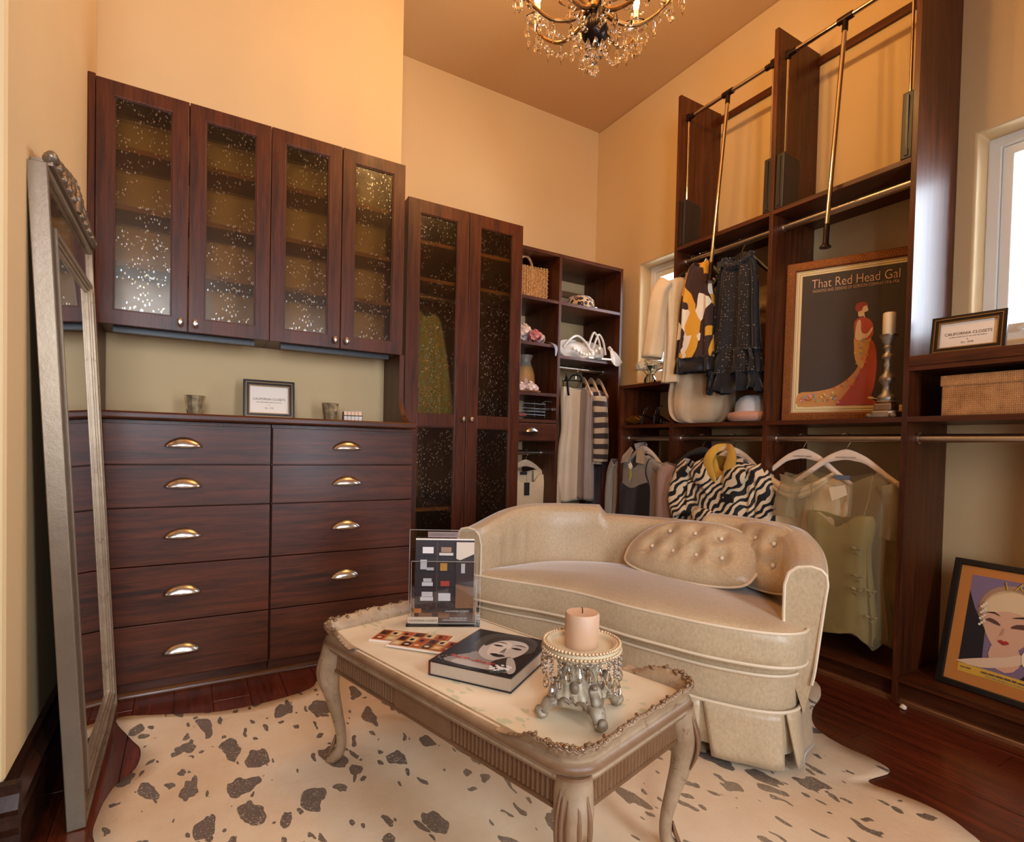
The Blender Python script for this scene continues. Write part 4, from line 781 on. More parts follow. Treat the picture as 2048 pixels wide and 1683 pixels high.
tk, _ = garment('tank_top', 'black camisole tank top layered over the grey satin shirt', 'top', (XR-.015, -.815, 0), WB, [(.76, 0, .135, .052, .002), (.70, 0, .148, .056, .004), (.6, 0, .155, .058, .005), (.45, 0, .165, .06, .006), (.28, 0, .17, .06, .007)], fabric('black_jersey', '221c1b', .8), seed=14, nf=6, neck=.05, nw=.09, back=.3)
for sx in (-1, 1): MB().tube([(sx*.128, -.03, .755), (sx*.126, -.05, .80), (sx*.122, -.046, .85), (sx*.118, -.02, .893), (sx*.118, .02, .895)], [(.005, .002)]*5, 6, flat=(1, 0, 0), smooth=3).build('strap', bpy.data.materials['black_jersey'], tk)
pn = MB(); [pn.sphere((.012*math.cos(i*1.26), -.072, .845+.012*math.sin(i*1.26)), (.009, .005, .009), 8, 5) for i in range(5)]; pn.sphere((0, -.075, .845), (.007, .006, .007), 8, 5)
pnb = pn.build('flower_pin', mat('cream_petal', 'efe0c0', .6), sh); MB().tube([(0, -.072, .835), (.004, -.073, .78), (-.004, -.072, .745)], [.002, .006, .001], 6).tube([(.006, -.072, .83), (.014, -.072, .79), (.008, -.072, .765)], [.001, .004, .001], 6).build('pin_leaves', mat('olive_leaf', 'a89a3a', .5), sh)
hanger('black hanger inside the mauve sweater', (-.26, -1.30, 1.02), R(-58), HANGB, .42)
garment('mauve_sweater', 'mauve ribbed wide-neck sweater beside the zebra print jacket', 'sweater', (-.30, -1.315, 0), R(-58), [(.885, 0, .17, .03, .001), (.865, 0, .195, .036, .002), (.82, 0, .225, .04, .003), (.65, 0, .225, .042, .006), (.45, 0, .23, .045, .008), (.25, 0, .235, .045, .008)], fabric('mauve_knit', '9d7766', .85, pattern=p_knit), seed=15, nf=6, neck=.075, nw=.12, back=.6)
hg = hanger('pale hanger holding the mustard shirt and zebra jacket', (XR, -1.50, 1.02), WB+R(8), WHG, .38); brandmark(hg)
ZEB = fabric('zebra_print', 'd9bd98', .6, .2, pattern=p_zebra)
zj, _ = garment('zebra_jacket', 'black and cream zebra-print jacket with rolled sleeve', 'jacket', (XR-.075, -1.50, 0), WB+R(8), [(.93, 0, .07, .04, .001), (.905, 0, .12, .05, .003), (.86, 0, .19, .055, .005), (.72, 0, .20, .06, .008), (.6, 0, .20, .065, .010), (.45, 0, .20, .06, .010), (.3, 0, .2, .06, .01)], ZEB, [([(-.17, -.01, .87), (-.225, -.02, .81), (-.245, -.03, .70), (-.20, -.05, .60)], (.055, .06), (.05, .05)), ([(.17, 0, .87), (.215, 0, .80), (.225, 0, .66), (.215, 0, .5)], (.05, .05), (.045, .045))], seed=16, nf=6, neck=.19, nw=.045, back=.02)
for sx in (-1, 1): MB().grid(lambda u, v, sx=sx: (sx*(.035+.10*math.sin(PI*min(1, v*1.15))**.8*u+.02*u), -.062-.012*math.sin(PI*u)+.05*(1-min(1, v*2.5)), .955-.235*v-.03*u*(1-v)), 8, 12).build('lapel', ZEB, zj, ang=80, solid=.004)
cf = MB().sphere((-.05, -.088, .615), (.075, .022, .045), 14, 8).build('sleeve_cuff', ZEB, zj); MB().sphere((-.025, -.106, .608), .007).build('cuff_button', mat('pearl_button', 'e9e0cf', .3), zj)
MB().box(.03, .10, -.074, -.064, .70, .742).build('belt', mat('black_tag', '1a1512', .5), zj, smooth=False, bevel=.004)
MUS = fabric('mustard_satin', 'c08f2c', .42, .3, spec=.5)
ms, _ = garment('mustard_shirt', 'mustard yellow satin shirt with open collar under the zebra jacket', 'shirt', (XR-.08, -1.512, 0), WB+R(8), [(.93, 0, .055, .02, .001), (.90, 0, .075, .03, .002), (.83, 0, .075, .04, .003), (.74, 0, .06, .046, .003), (.68, 0, .03, .045, .002)], MUS, seed=17, nf=5, neck=.12, nw=.026, back=.05)
for sx in (-1, 1): MB().tube([(sx*.016, -.05, .795), (sx*.05, -.055, .85), (sx*.062, -.048, .91), (sx*.040, -.02, .962), (0, .015, .975)], [(.006, .006), (.008, .026), (.008, .028), (.007, .022), (.004, .018)], 10, flat=(0, 1, 0), smooth=4).build('collar', MUS, ms)
hg = hanger('pale hanger behind, carrying the cream cowl blouse', (XR, -1.875, 1.02), WB+R(5), WHG, .42); brandmark(hg)
cb_, _ = garment('cowl_blouse', 'cream satin blouse with draped cowl neck beside the sheer top', 'blouse', (XR+.02, -1.855, 0), WB+R(5), [(.865, 0, .165, .03, .001), (.845, 0, .195, .036, .002), (.80, 0, .222, .04, .003), (.65, 0, .215, .045, .008), (.45, 0, .22, .05, .012), (.3, 0, .225, .05, .013)], fabric('cream_satin', 'd6b586', .42, .3, .05, spec=.5), [([(-.20, 0, .82), (-.235, 0, .74), (-.245, 0, .6), (-.24, 0, .35)], (.04, .045), (.045, .05))], seed=18, nf=7, neck=.085, nw=.12, back=.5)
CS = bpy.data.materials['cream_satin']
for i, (dz, rr) in enumerate(((0, .012), (.022, .010))): MB().tube([(-.155, -.015, .868-dz*.2), (-.11, -.05, .825-dz), (-.04, -.066, .785-dz), (.03, -.066, .783-dz), (.10, -.05, .82-dz), (.155, -.015, .868-dz*.2)], [rr*.6, rr, rr*1.5, rr*1.5, rr, rr*.6], 8, smooth=5).build('cowl_fold', CS, cb_)
hg = hanger('pale hanger in front, carrying the sheer organza top', (XR, -2.068, 1.02), WB+R(6), WHG, .43); brandmark(hg)
SHEER = fabric('sheer_organza', 'ac9262', .45, .3, .06, alpha=.27, spec=.5); GRN = fabric('pale_gold_silk', 'a28a48', .5, .3, .12, alpha=.74)
so, _ = garment('sheer_top', 'sheer beige organza top with fabric rosettes down one side', 'blouse', (XR-.035, -2.065, 0), WB+R(6), [(.885, 0, .135, .02, .001), (.865, 0, .165, .03, .002), (.82, 0, .205, .036, .003), (.65, 0, .185, .05, .006), (.45, 0, .18, .055, .009), (.28, .01, .19, .06, .012), (.20, .015, .19, .06, .014)], SHEER, [([(-.185, 0, .84), (-.22, 0, .76), (-.225, -.005, .66)], (.05, .05), (.05, .05)), ([(.185, 0, .84), (.205, .01, .76), (.20, .015, .62)], (.045, .05), (.045, .05))], seed=19, nf=6, neck=.075, nw=.10, back=.4, solid=0, hem=.03)
for (x, z) in ((.10, .565), (.11, .455), (.105, .40), (.155, .405), (.16, .30)):
    f = MB(); [f.tube([(x+.0+.011*math.cos(i*2.1)*(1-i/14), -.066-.004*(i % 3), z+.011*math.sin(i*2.1)*(1-i/14)), (x+.020*math.cos(i*2.1+.5)*(1-i/16), -.068, z+.020*math.sin(i*2.1+.5)*(1-i/16))], [(.005, .002), (.009, .002)], 6) for i in range(8)]; f.build('rosette', fabric('rosette_organza', '9c8258', .5), so, ang=70)
MB().add([(-.02, -.058, .81), (.045, -.062, .825), (.055, -.062, .785), (-.005, -.06, .755)], [(0, 1, 2, 3)]).build('care_tag', mat('tag_paper', 'd9c3a2', .7), so, solid=.001, smooth=False)
MB().box(-.03, .03, .016, .020, .842, .862).build('neck_label', mat('blue_grey_label', '5c6470', .6), so, smooth=False)
ca, _ = garment('gold_camisole', 'pale gold silk camisole seen through the sheer organza top', 'top', (XR-.03, -2.065, 0), WB+R(6), [(.70, 0, .125, .028, .001), (.66, 0, .135, .034, .003), (.55, 0, .12, .036, .004), (.4, 0, .135, .04, .007), (.27, 0, .155, .042, .010), (.195, .0, .16, .042, .011)], GRN, seed=20, nf=6, neck=.06, nw=.05, back=.3, hem=.02)
for sx in (-1, 1): MB().tube([(sx*.10, -.02, .70), (sx*.115, -.012, .78), (sx*.12, .0, .865)], .002, 6).build('strap', GRN, ca)
# ------------------------------------------------------------------ pictures and signs
def flat(c): return mat('print_'+c, c, .55)
def ell(cx, cz, rx, rz, n=16, a0=0): return [(cx+rx*math.cos(2*PI*i/n)*math.cos(a0)-rz*math.sin(2*PI*i/n)*math.sin(a0), cz+rx*math.cos(2*PI*i/n)*math.sin(a0)+rz*math.sin(2*PI*i/n)*math.cos(a0)) for i in range(n)]
def art(parent, shapes, y0, name='print', dy=.00025):
    m = MB(); cols = []
    for i, (c, p, sm) in enumerate(shapes):
        if c not in cols: cols.append(c)
        if sm: p = [(q.x, q.y) for q in spline([(a, b, 0) for a, b in p], sm, True)]
        m.poly(p, y0-dy*(i+1), cols.index(c))
    return m.build(name, [flat(c) for c in cols], parent, smooth=False)
def fineprint(parent, x0, x1, z, h, m_, y):
    r_ = random.Random(int(x0*1e4)); f = MB(); x = x0
    while x < x1:
        wd = min(h*r_.uniform(1.5, 4.5), x1-x); f.box(x, x+wd, y-.0002, y, z, z+h*r_.uniform(.7, 1)); x += wd+h*.6
    o = f.build('fine_print', m_, parent, smooth=False); o['kind'] = 'stuff'; return o
# gold-framed poster
pt = thing('framed_poster', 'gold beaded frame with a poster of a red-haired lady in a long gown', 'picture', (-.24, -1.747, 1.101), WB+R(23)); W, H = .55, .752
pt.rotation_euler = (R(-2.0), 0, WB+R(23))
GLD = mat('bright_gold_leaf', 'e8b45c', .28, .8, var=(60, .2))
fr = MB().frame(0, W, 0, H, .038, .0, .022).frame(.034, W-.034, .034, H-.034, .008, .004, .02).build('frame', mat('antique_red_gold', '7c4420', .4, .5), pt, smooth=False, bevel=.002)
sd = MB()
def stud(x, z): sd.add([(x-.0042, 0, z), (x, 0, z-.0046), (x+.0042, 0, z), (x, 0, z+.0046), (x, -.004, z)], [(0, 1, 4), (1, 2, 4), (2, 3, 4), (3, 0, 4)])
nx, nz = int(W/.0105), int(H/.0115)
for i in range(nx+1):
    for j in range(3):
        x = .005+i*(W-.01)/nx+(j % 2)*.005
        if x < W-.003: stud(x, .007+j*.011); stud(x, H-.007-j*.011)
for i in range(4, nz-3):
    for j in range(3): z = .005+i*(H-.01)/nz+(j % 2)*.0055; stud(.007+j*.011, z); stud(W-.007-j*.011, z)
sdo = sd.build('frame_studs', GLD, fr, smooth=False); sdo['kind'] = 'stuff'
MB().box(.036, W-.036, .008, .016, .036, H-.036).build('mount', mat('cream_mount', 'ddc08a', .7), pt, smooth=False)
ml = MB().frame(.046, W-.046, .046, H-.046, .0016, .0070, .0076).frame(.056, W-.056, .056, H-.056, .0016, .0070, .0076).build('mount_lines', mat('mount_ink', '8c7548', .7), pt, smooth=False)
SK, RED, HR = 'e6c391', 'b8492a', '9c3318'
poly = [('3a2a1c', [(.068, .07), (W-.062, .07), (W-.062, H-.066), (.068, H-.066)], 0),
 ('c2803e', [(.070, .132), (.13, .138), (.20, .150), (.255, .180), (.295, .225), (.318, .27), (.345, .25), (.352, .18), (.35, .10), (.33, .073), (.20, .071), (.070, .071)], 3),
 ('a9402a', [(.225, .073), (.25, .11), (.29, .17), (.318, .24), (.325, .30), (.36, .34), (.372, .30), (.366, .20), (.362, .10), (.40, .085), (.42, .074), (.30, .072)], 3),
 (RED, [(.330, .30), (.350, .36), (.368, .33), (.376, .25), (.370, .16), (.358, .12), (.345, .18), (.338, .25)], 3),
 ('cf9348', [(.288, .335), (.292, .285), (.305, .25), (.322, .235), (.333, .27), (.345, .33), (.352, .38), (.335, .42), (.30, .43), (.287, .38)], 3),
 (RED, [(.285, .43), (.288, .45), (.30, .462), (.325, .465), (.352, .44), (.360, .40), (.35, .37), (.30, .36), (.287, .385)], 3),
 (SK, [(.290, .385), (.296, .445), (.310, .45), (.314, .40), (.335, .39), (.352, .415), (.356, .407), (.34, .375), (.31, .362), (.297, .365)], 3),
 (SK, [(.302, .468), (.318, .47), (.326, .462), (.322, .485), (.332, .489), (.337, .495), (.3335, .507), (.330, .52), (.305, .52), (.298, .49)], 2),
 (HR, [(.287, .51), (.292, .527), (.312, .534), (.330, .527), (.333, .517), (.318, .512), (.313, .497), (.300, .492), (.289, .497)], 3),
 ('efd6a8', [(.345, .105), (.362, .108), (.372, .102), (.40, .092), (.372, .098), (.355, .098)], 2)]
r_ = random.Random(3)
for i in range(46):
    u = r_.random(); x = lerp(.08, .31, u); z0 = .074; z1 = .13+.10*u**2.2; z = lerp(z0+.006, z1-.008, r_.random())
    if x > .235 and z < .11+(x-.235)*.9: continue
    poly.append((r_.choice(['c95a4a', 'd8b24a', '8f9a6a', '7a86a0', 'd98a7a', 'b5532e']), ell(x, z, .006, .0045, 7, r_.random()*3), 0))
for i in range(16): poly.append((r_.choice(['c95a6a', 'd8b24a', '7a86a0', '8f9a6a']), ell(.292+.055*r_.random(), .255+.11*r_.random(), .005, .004, 7), 0))
art(pt, poly, .0078)
TXT = mat('poster_lettering', 'e2ad7e', .6)
text('That Red Head Gal', .060, TXT, pt, (.280, .0045, .622), sx=.735, offset=-.0006)
text('FASHIONS AND DESIGNS OF GORDON CONWAY 1916-1936', .0205, TXT, pt, (.280, .0045, .601), sx=.60, offset=-.0003)
# deco cover print leaning on the bottom shelf
vp = thing('framed_cover_print', 'black framed magazine cover of a lady with turban and dove', 'picture', (-.245, -2.412, .1065), WB-R(3)); vp.rotation_euler = (R(-15), 0, WB-R(3)); W, H = .40, .475
MB().frame(0, W, 0, H, .024, 0, .02).build('frame', mat('black_frame', '15100e', .35), vp, smooth=False, bevel=.003)
MB().box(.022, W-.022, .008, .014, .022, H-.022).build('mount', mat('orange_mount', 'c07a35', .7), vp, smooth=False)
sk2, tur = 'd8a98a', 'cdae86'
cp = [('7e6a86', [(.062, .085), (.40, .085), (.40, .42), (.062, .42)], 0), ('1c1a22', [(.062, .085), (.062, .36), (.085, .30), (.125, .23), (.13, .12), (.13, .085)], 0), ('1c1a22', [(.235, .085), (.31, .19), (.338, .22), (.338, .085)], 0),
 ('d9a93c', [(.062, .062), (.338, .062), (.338, .092), (.062, .092)], 0),
 ('a98565', ell(.188, .305, .093, .098, 24), 0), (tur, ell(.188, .30, .082, .085, 24), 0), (sk2, [(.115, .30), (.118, .25), (.14, .20), (.17, .165), (.19, .16), (.215, .175), (.245, .215), (.262, .26), (.264, .31), (.20, .318)], 4),
 ('e3c79d', [(.112, .292), (.19, .312), (.268, .302), (.262, .345), (.225, .375), (.18, .378), (.135, .355), (.115, .325)], 4),
 (sk2, [(.15, .18), (.155, .12), (.20, .10), (.235, .13), (.225, .19)], 2), ('e2c3a2', [(.062, .10), (.12, .125), (.20, .155), (.235, .175), (.25, .15), (.20, .12), (.13, .094), (.062, .094)], 2),
 ('5a3d38', [(.122, .265), (.135, .276), (.158, .268), (.168, .256), (.15, .258), (.135, .262)], 2), ('5a3d38', [(.195, .256), (.21, .272), (.238, .278), (.258, .272), (.24, .262), (.215, .258)], 2), ('2b1c1c', [(.120, .292), (.145, .300), (.165, .288), (.145, .294)], 2), ('2b1c1c', [(.195, .29), (.225, .303), (.256, .294), (.225, .297)], 2),
 ('a8302e', [(.166, .203), (.177, .208), (.183, .205), (.19, .208), (.20, .202), (.184, .192)], 2), ('c08d70', [(.177, .25), (.181, .25), (.178, .225), (.170, .222)], 0),
 ('efe0c4', [(.245, .14), (.238, .175), (.252, .205), (.262, .222), (.28, .228), (.292, .218), (.30, .19), (.298, .15), (.27, .13)], 3), ('efe0c4', ell(.262, .222, .016, .012, 12), 0), ('e0c8a4', [(.27, .13), (.32, .11), (.338, .12), (.338, .15), (.30, .17)], 2)]
for i in range(12): cp.append(('e9dcc8', ell(.108+.006*(i % 3), .245+.009*i*.8, .0045, .0045, 8), 0)); cp.append(('e9dcc8', ell(.268+.006*(i % 3), .25+.009*i*.8, .0045, .0045, 8), 0))
art(vp, cp, .0076)
YL = mat('cover_lettering', 'd8b04a', .6); MB().tube([(.165, .003, .412), (.172, .003, .385)], .0016, 6).build('lettering', YL, vp); MB().tube([(.212, .003, .417), (.193, .003, .388)], .0016, 6).build('lettering', YL, vp)
for k in range(4): MB().tube([(.2215+k*.0255+.0125*math.cos(a), .003, .403+.0125*math.sin(a)) for a in [i*PI/10 for i in range(20 if k != 3 else 13)]], .0014, 6, closed=k != 3).build('lettering', YL, vp)

fineprint(vp, .135, .32, .078, .006, INK, .003); fineprint(vp, .15, .26, .068, .003, INKL, .003); fineprint(vp, .072, .105, .078, .004, INK, .003)
def sign(lab, loc, rz, W, H, tilt=R(-8)):
    t = thing('framed_sign', lab, 'sign', loc, rz); t.rotation_euler = (tilt, 0, rz); FB = mat('dark_bronze_frame', '1f1511', .3, .3); FG = mat('frame_gold_line', '8a6a42', .35, .6)
    m = MB().frame(-W/2, W/2, 0, H, .013, 0, .016).frame(-W/2+.012, W/2-.012, .012, H-.012, .012, .003, .014); m.build('frame', FB, t, smooth=False, bevel=.002)
    MB().frame(-W/2+.023, W/2-.023, .023, H-.023, .004, .001, .012).build('frame_inner_edge', FG, t, smooth=False); MB().frame(-W/2+.010, W/2-.010, .010, H-.010, .003, -.001, .005).build('frame_step', FG, t, smooth=False)
    MB().box(-W/2+.024, W/2-.024, .009, .012, .024, H-.024).build('card', PAPER, t, smooth=False)
    text('CALIFORNIA CLOSETS', W*.068, INK, t, (0, .0085, H*.49), sx=.93); fineprint(t, -W*.25, W*.25, H*.43, W*.014, INKL, .0085); text('*', W*.05, INK, t, (0, .0085, H*.33)); text('Est. 1978', W*.045, INKL, t, (0, .0085, H*.27))
    MB().box(-.02, .02, .016, .05, .004, .010).build('easel_foot', FB, t, smooth=False); return t
sign('small bronze framed sign standing on the long countertop', (-2.372, -.73, 1.0485), R(-2), .208, .172)
sign('small bronze framed sign standing on the ledge below the window', (-.275, -2.48, 1.3295), WB+R(3), .222, .145)
# woven box with lid
def woven():
    m, nt, b = nodes('woven_raffia'); v = coords(nt); a = N(nt, 'ShaderNodeTexWave', i_Scale=55, i_Distortion=2, i_Detail=2); a.bands_direction = 'X'; L(nt, v, a.inputs['Vector']); c = N(nt, 'ShaderNodeTexWave', i_Scale=42, i_Distortion=2, i_Detail=2); c.bands_direction = 'Z'; L(nt, v, c.inputs['Vector'])
    mu = N(nt, 'ShaderNodeMath', operation='MULTIPLY'); L(nt, a.outputs[1], mu.inputs[0]); L(nt, c.outputs[1], mu.inputs[1]); ad = N(nt, 'ShaderNodeMath', operation='MULTIPLY_ADD', i_1=.6); L(nt, mu.outputs[0], ad.inputs[0]); L(nt, noise(nt, v, 22, 4), ad.inputs[2])
    L(nt, ramp(nt, ad.outputs[0], [(.3, hexc('7c4f2a')), (.8, hexc('c08a54'))]), b.inputs['Base Color']); b.inputs['Roughness'].default_value = .7; bump(nt, b, ad.outputs[0], .5, .004); return m
WOV = woven(); bx = thing('woven_box', 'tan woven raffia storage box with lid on the shelf', 'box', (-.31, -2.42, 1.1005), WB)
MB().box(.004, .41, .005, .24, 0, .115).build('box_body', WOV, bx, smooth=False, bevel=.004); MB().box(0, .415, 0, .245, .108, .147).build('lid', WOV, bx, smooth=False, bevel=.004)
# silver candlestick and candle
ASIL = painted('antique_silver_gilt', '8f8474', 'b5aa98', '7a5128', .44); ASIL.node_tree.nodes['Principled BSDF'].inputs['Metallic'].default_value = .6
WAX = mat('ivory_wax', 'e2c9a0', .5, Subsurface_Weight=.25)
cs_ = thing('candlestick', 'turned antique silver candlestick beside the gold-framed poster', 'candlestick', (-.275, -2.225, 1.1005), WB)
MB().prism([(-.048, -.03), (-.03, -.048), (.03, -.048), (.048, -.03), (.048, .03), (.03, .048), (-.03, .048), (-.048, .03)], 'z', .0, .028).prism([(-.033, -.033), (.033, -.033), (.033, .033), (-.033, .033)], 'z', .028, .058).build('plinth', ASIL, cs_, smooth=False, bevel=.005)
MB().lathe([(.033, .058), (.036, .064), (.030, .07), (.034, .078), (.030, .088), (.018, .10), (.013, .125), (.017, .135), (.027, .145), (.03, .155), (.024, .168), (.013, .182), (.010, .20), (.014, .215), (.010, .225), (.013, .235), (.022, .242), (.02, .252), (.011, .262), (.013, .275), (.019, .282), (.014, .29), (.019, .30), (.026, .318), (.034, .328), (.034, .332), (.01, .333)], 24, ripple=(10, .03)).build('stem', ASIL, cs_, ang=50)
for sx in (-1, 1):
    for sy in (-1, 1): MB().sphere((sx*.043, sy*.043, .009), (.014, .014, .011), 8, 6).build('foot', ASIL, cs_)
ca_ = thing('pillar_candle', 'short ivory candle on top of the silver candlestick', 'candle', (-.275, -2.225, 1.4345), WB); MB().lathe([(.022, 0), (.0225, .003), (.0225, .083), (.020, .087), (.004, .085)], 24).build('wax', WAX, ca_, ang=50); MB().cyl((0, 0, .084), (.001, 0, .096), .0012, 6).build('wick', BLACK, ca_)
# ------------------------------------------------------------------ things on the closet shelves (window wall)
pet = mat('white_petal', 'f6efe0', .6, Subsurface_Weight=.4, Subsurface_Radius=(.03, .03, .025)); leaf = mat('green_leaf', '4d6038', .55)
fv = thing('flower_vase', 'small round glass vase of white peonies on the ledge by the window', 'flowers', (-.25, -.875, 1.348), 0)
MB().lathe([(.020, .002), (.034, .012), (.038, .028), (.030, .046), (.022, .054), (.025, .062)], 20).build('vase', clear('vase_glass', (.93, .95, .96), 1.45, .05), fv)
def blossom(parent, c, r, m, n=26, name='blossom'):
    f = MB()
    for i in range(n):
        a = i*2.4; t = math.acos(1-1.35*(i+.5)/n); d = Vector((math.sin(t)*math.cos(a), math.sin(t)*math.sin(a), math.cos(t))); p = Vector(c)+d*r*.62; e = d.orthogonal().normalized(); g = d.cross(e)
        q = [p+e*r*.42*math.cos(b)+g*r*.42*math.sin(b)+d*r*(.30 if b < 3.2 else .05) for b in [k*2*PI/6 for k in range(6)]]; f.add([p]+q, [(0, k+1, (k+1) % 6+1) for k in range(6)])
    f.sphere(c, r*.62, 8, 6); return f.build(name, m, parent, ang=60)
for c, r in (((0, 0, .125), .048), ((-.045, .03, .11), .035), ((.035, -.04, .11), .036), ((.02, .045, .115), .035)):
    blossom(fv, c, r, pet); MB().tube([(c[0]*.2, c[1]*.2, .01), (c[0]*.4, c[1]*.4, .06), c], .0022, 5).build('stem', leaf, fv)
for a, z in ((.6, .09), (2.2, .085), (3.9, .10), (5.2, .12)):
    d = Vector((math.cos(a), math.sin(a), .1)); MB().tube([d*.02+Vector((0, 0, z-.02)), d*.06+Vector((0, 0, z)), d*.105+Vector((0, 0, z-.008))], [(.003, .001), (.017, .001), (.001, .001)], 6, smooth=3, flat=(-d.y, d.x, 0)).build('leaf', leaf, fv)
GOLDM = mat('crinkled_gold', 'b07c36', .28, .9, bmp=(50, .9))
gb = MB(); gb.grid(lambda u, v: (lambda a, t: ((.085*math.cos(a)*(1+.08*math.sin(5*a+3*t)))*math.sin(t)**.7, (.04*math.sin(a))*math.sin(t)**.7, .030-.030*math.cos(t)+.006*math.sin(4*a+t*3)*math.sin(t)))(u*2*PI, .05+v*(PI-.1)), 28, 12, True, caps=True)
g = thing('gold_clutch', 'crumpled metallic gold clutch in the cubby under the flowers', 'bag', (-.275, -.77, 1.1025), WB); gb.build('pouch', GOLDM, g, ang=60); MB().tube([(.03, -.03, .05), (.06, -.045, .045), (.085, -.035, .028)], [.003, .006, .003], 6, smooth=3).build('gathered_tie', GOLDM, g)
DKL = mat('dark_leather', '1b1412', .35)
for i, (u, lab) in enumerate(((.93, 'dark strappy sandal standing beside the gold clutch'), (1.03, 'dark strappy sandal standing against the upright panel'))):
    s = thing('sandal', lab, 'shoe', (-.25, -u, 1.101), WB+R(60), 'dark sandals in the cubby')
    MB().tube([(-.085, 0, .055), (-.05, 0, .050), (0, 0, .02), (.05, 0, .006), (.09, 0, .008)], [(.022, .003), (.022, .004), (.024, .004), (.034, .004), (.02, .003)], 10, flat=(0, 1, 0), smooth=4).build('sole', DKL, s); MB().cyl((-.078, 0, .052), (-.082, 0, .001), .011, 8, r1=.005).build('heel', DKL, s)
    for x, h in ((.05, .04), (.03, .05)): MB().tube([(x, -.032, .008), (x, -.02, h-.008), (x, 0, h), (x, .02, h-.008), (x, .032, .008)], [(.005, .0015)]*5, 6, flat=(1, 0, 0), smooth=3).build('toe_strap', DKL, s)
    MB().tube([(-.07, -.02, .06), (-.055, -.03, .10), (-.03, 0, .105), (-.055, .03, .10), (-.07, .02, .06)], .003, 6, smooth=3).build('ankle_strap', DKL, s)
ht = thing('sun_hat', 'pink felt hat with pale blue crown on the shelf under the dotted dress', 'hat', (-.235, -1.59, 1.1005), WB)
MB().lathe([(.02, .006), (.10, .002), (.118, .012), (.122, .034), (.115, .046), (.088, .052), (.02, .05)], 32).build('brim', fabric('pink_felt', 'b98367', .85), ht, ang=60); MB().lathe([(.088, .05), (.088, .075), (.082, .10), (.065, .122), (.04, .134), (.002, .137)], 32).build('crown', fabric('blue_felt', 'b6b4b4', .85), ht, ang=60)
# ------------------------------------------------------------------ things on the shelving tower
def straw():
    m, nt, b = nodes('straw_crochet'); v = coords(nt); vo = N(nt, 'ShaderNodeTexVoronoi', i_Scale=110, i_Randomness=.5); L(nt, v, vo.inputs['Vector']); L(nt, ramp(nt, vo.outputs['Distance'], [(.1, hexc('f2d09a')), (.6, hexc('b0702f'))]), b.inputs['Base Color']); b.inputs['Roughness'].default_value = .75; bump(nt, b, vo.outputs['Distance'], .5, -.004); return m
STR = straw(); tt = thing('straw_tote', 'crocheted straw tote bag with looped handles on the top shelf', 'bag', (-.775, -.24, 1.8975), R(-5))
bd_ = MB()
for i in range(14):                                  # vertical crochet rows
    for j in range(17):
        x = -.135+i*.0205; z = .008+j*.0135
        bd_.sphere((x+.004*(j % 2)-.002, -.056-.004*math.sin(i*.5), z), (.011, .009, .0085), 6, 4)
st = bd_.build('crochet_stitches', STR, tt, ang=80); st['kind'] = 'stuff'
MB().box(-.14, .14, -.055, .055, .002, .225).build('bag_body', STR, tt, smooth=False, bevel=.012)
for y in (-.066, .06): MB().tube([(-.085, y, .01), (-.085, y, .12), (-.083, y, .22), (-.07, y, .262), (-.035, y, .285), (0, y, .262), (.015, y, .22), (.018, y, .12), (.018, y, .01)], .0085, 8, smooth=4).build('handle', STR, tt)
lh = thing('leopard_hat', 'leopard-print pillbox hat with black band on the upper shelf', 'hat', (-.335, -.26, 1.8975), 0)
MB().lathe([(.09, .002), (.098, .02), (.102, .05), (.096, .078), (.075, .098), (.04, .108), (.002, .11)], 30).build('crown', fabric('leopard_fur', 'c09060', .8, .5, pattern=p_leopard, weave=120), lh, ang=60); MB().lathe([(.12, .0), (.135, .003), (.135, .006), (.095, .014), (.094, .028), (.05, .003)], 30).build('band', mat('black_patent', '1a1614', .2), lh)
MB().box(.055, .082, -.095, -.082, .004, .028).build('buckle', mat('rhinestone', 'd8d4cc', .15, .8), lh, smooth=False, bevel=.003)
fh = thing('flower_headpiece', 'pink and white silk flower headpiece on the second shelf', 'flowers', (-.795, -.30, 1.6125), 0); pk = mat('pink_petal', 'd98a86', .6); bl_ = mat('blush_petal', 'ecd2c4', .6)
for c, r, m_ in (((-.02, 0, .085), .052, bl_), ((.045, -.03, .055), .048, pk), ((.10, 0, .05), .042, bl_), ((-.08, 0, .06), .046, bl_), ((.02, .05, .06), .045, bl_)): blossom(fh, c, r, m_, 22)
MB().tube([(.11, -.03, .03), (.135, -.10, .012), (.145, -.135, -.02), (.140, -.14, -.075)], [(.012, .001), (.014, .001), (.012, .001), (.004, .001)], 6, smooth=4, flat=(1, 0, 0)).build('ribbon', mat('grey_ribbon', '8b8b90', .4), fh)
cv = thing('ceramic_vase', 'tan and grey ceramic vase on the lower tower shelf', 'vase', (-.745, -.22, 1.2965), 0)
MB().lathe([(.04, .002), (.058, .03), (.066, .08), (.063, .13), (.052, .17), (.046, .185)], 26).build('lower_body', mat('tan_glaze', 'b98a56', .3, var=(12, .1)), cv, ang=60); MB().lathe([(.046, .185), (.038, .21), (.036, .225), (.046, .25), (.050, .262), (.044, .262), (.03, .22)], 26).build('neck', mat('grey_glaze', '8e7f6e', .4, var=(12, .1)), cv, ang=60)
ph_ = thing('petal_hat', 'blush fabric petal fascinator lying in front of the vase', 'hat', (-.80, -.335, 1.2965), 0); MB().lathe([(.03, .001), (.085, .004), (.09, .012), (.04, .016), (.002, .016)], 24).build('base_disc', mat('rust_disc', 'a8663a', .6), ph_)
for c, r in (((-.05, 0, .035), .035), ((.01, -.015, .04), .038), ((.055, 0, .032), .03), ((0, .04, .04), .034)): blossom(ph_, c, r, bl_, 16, 'petals')
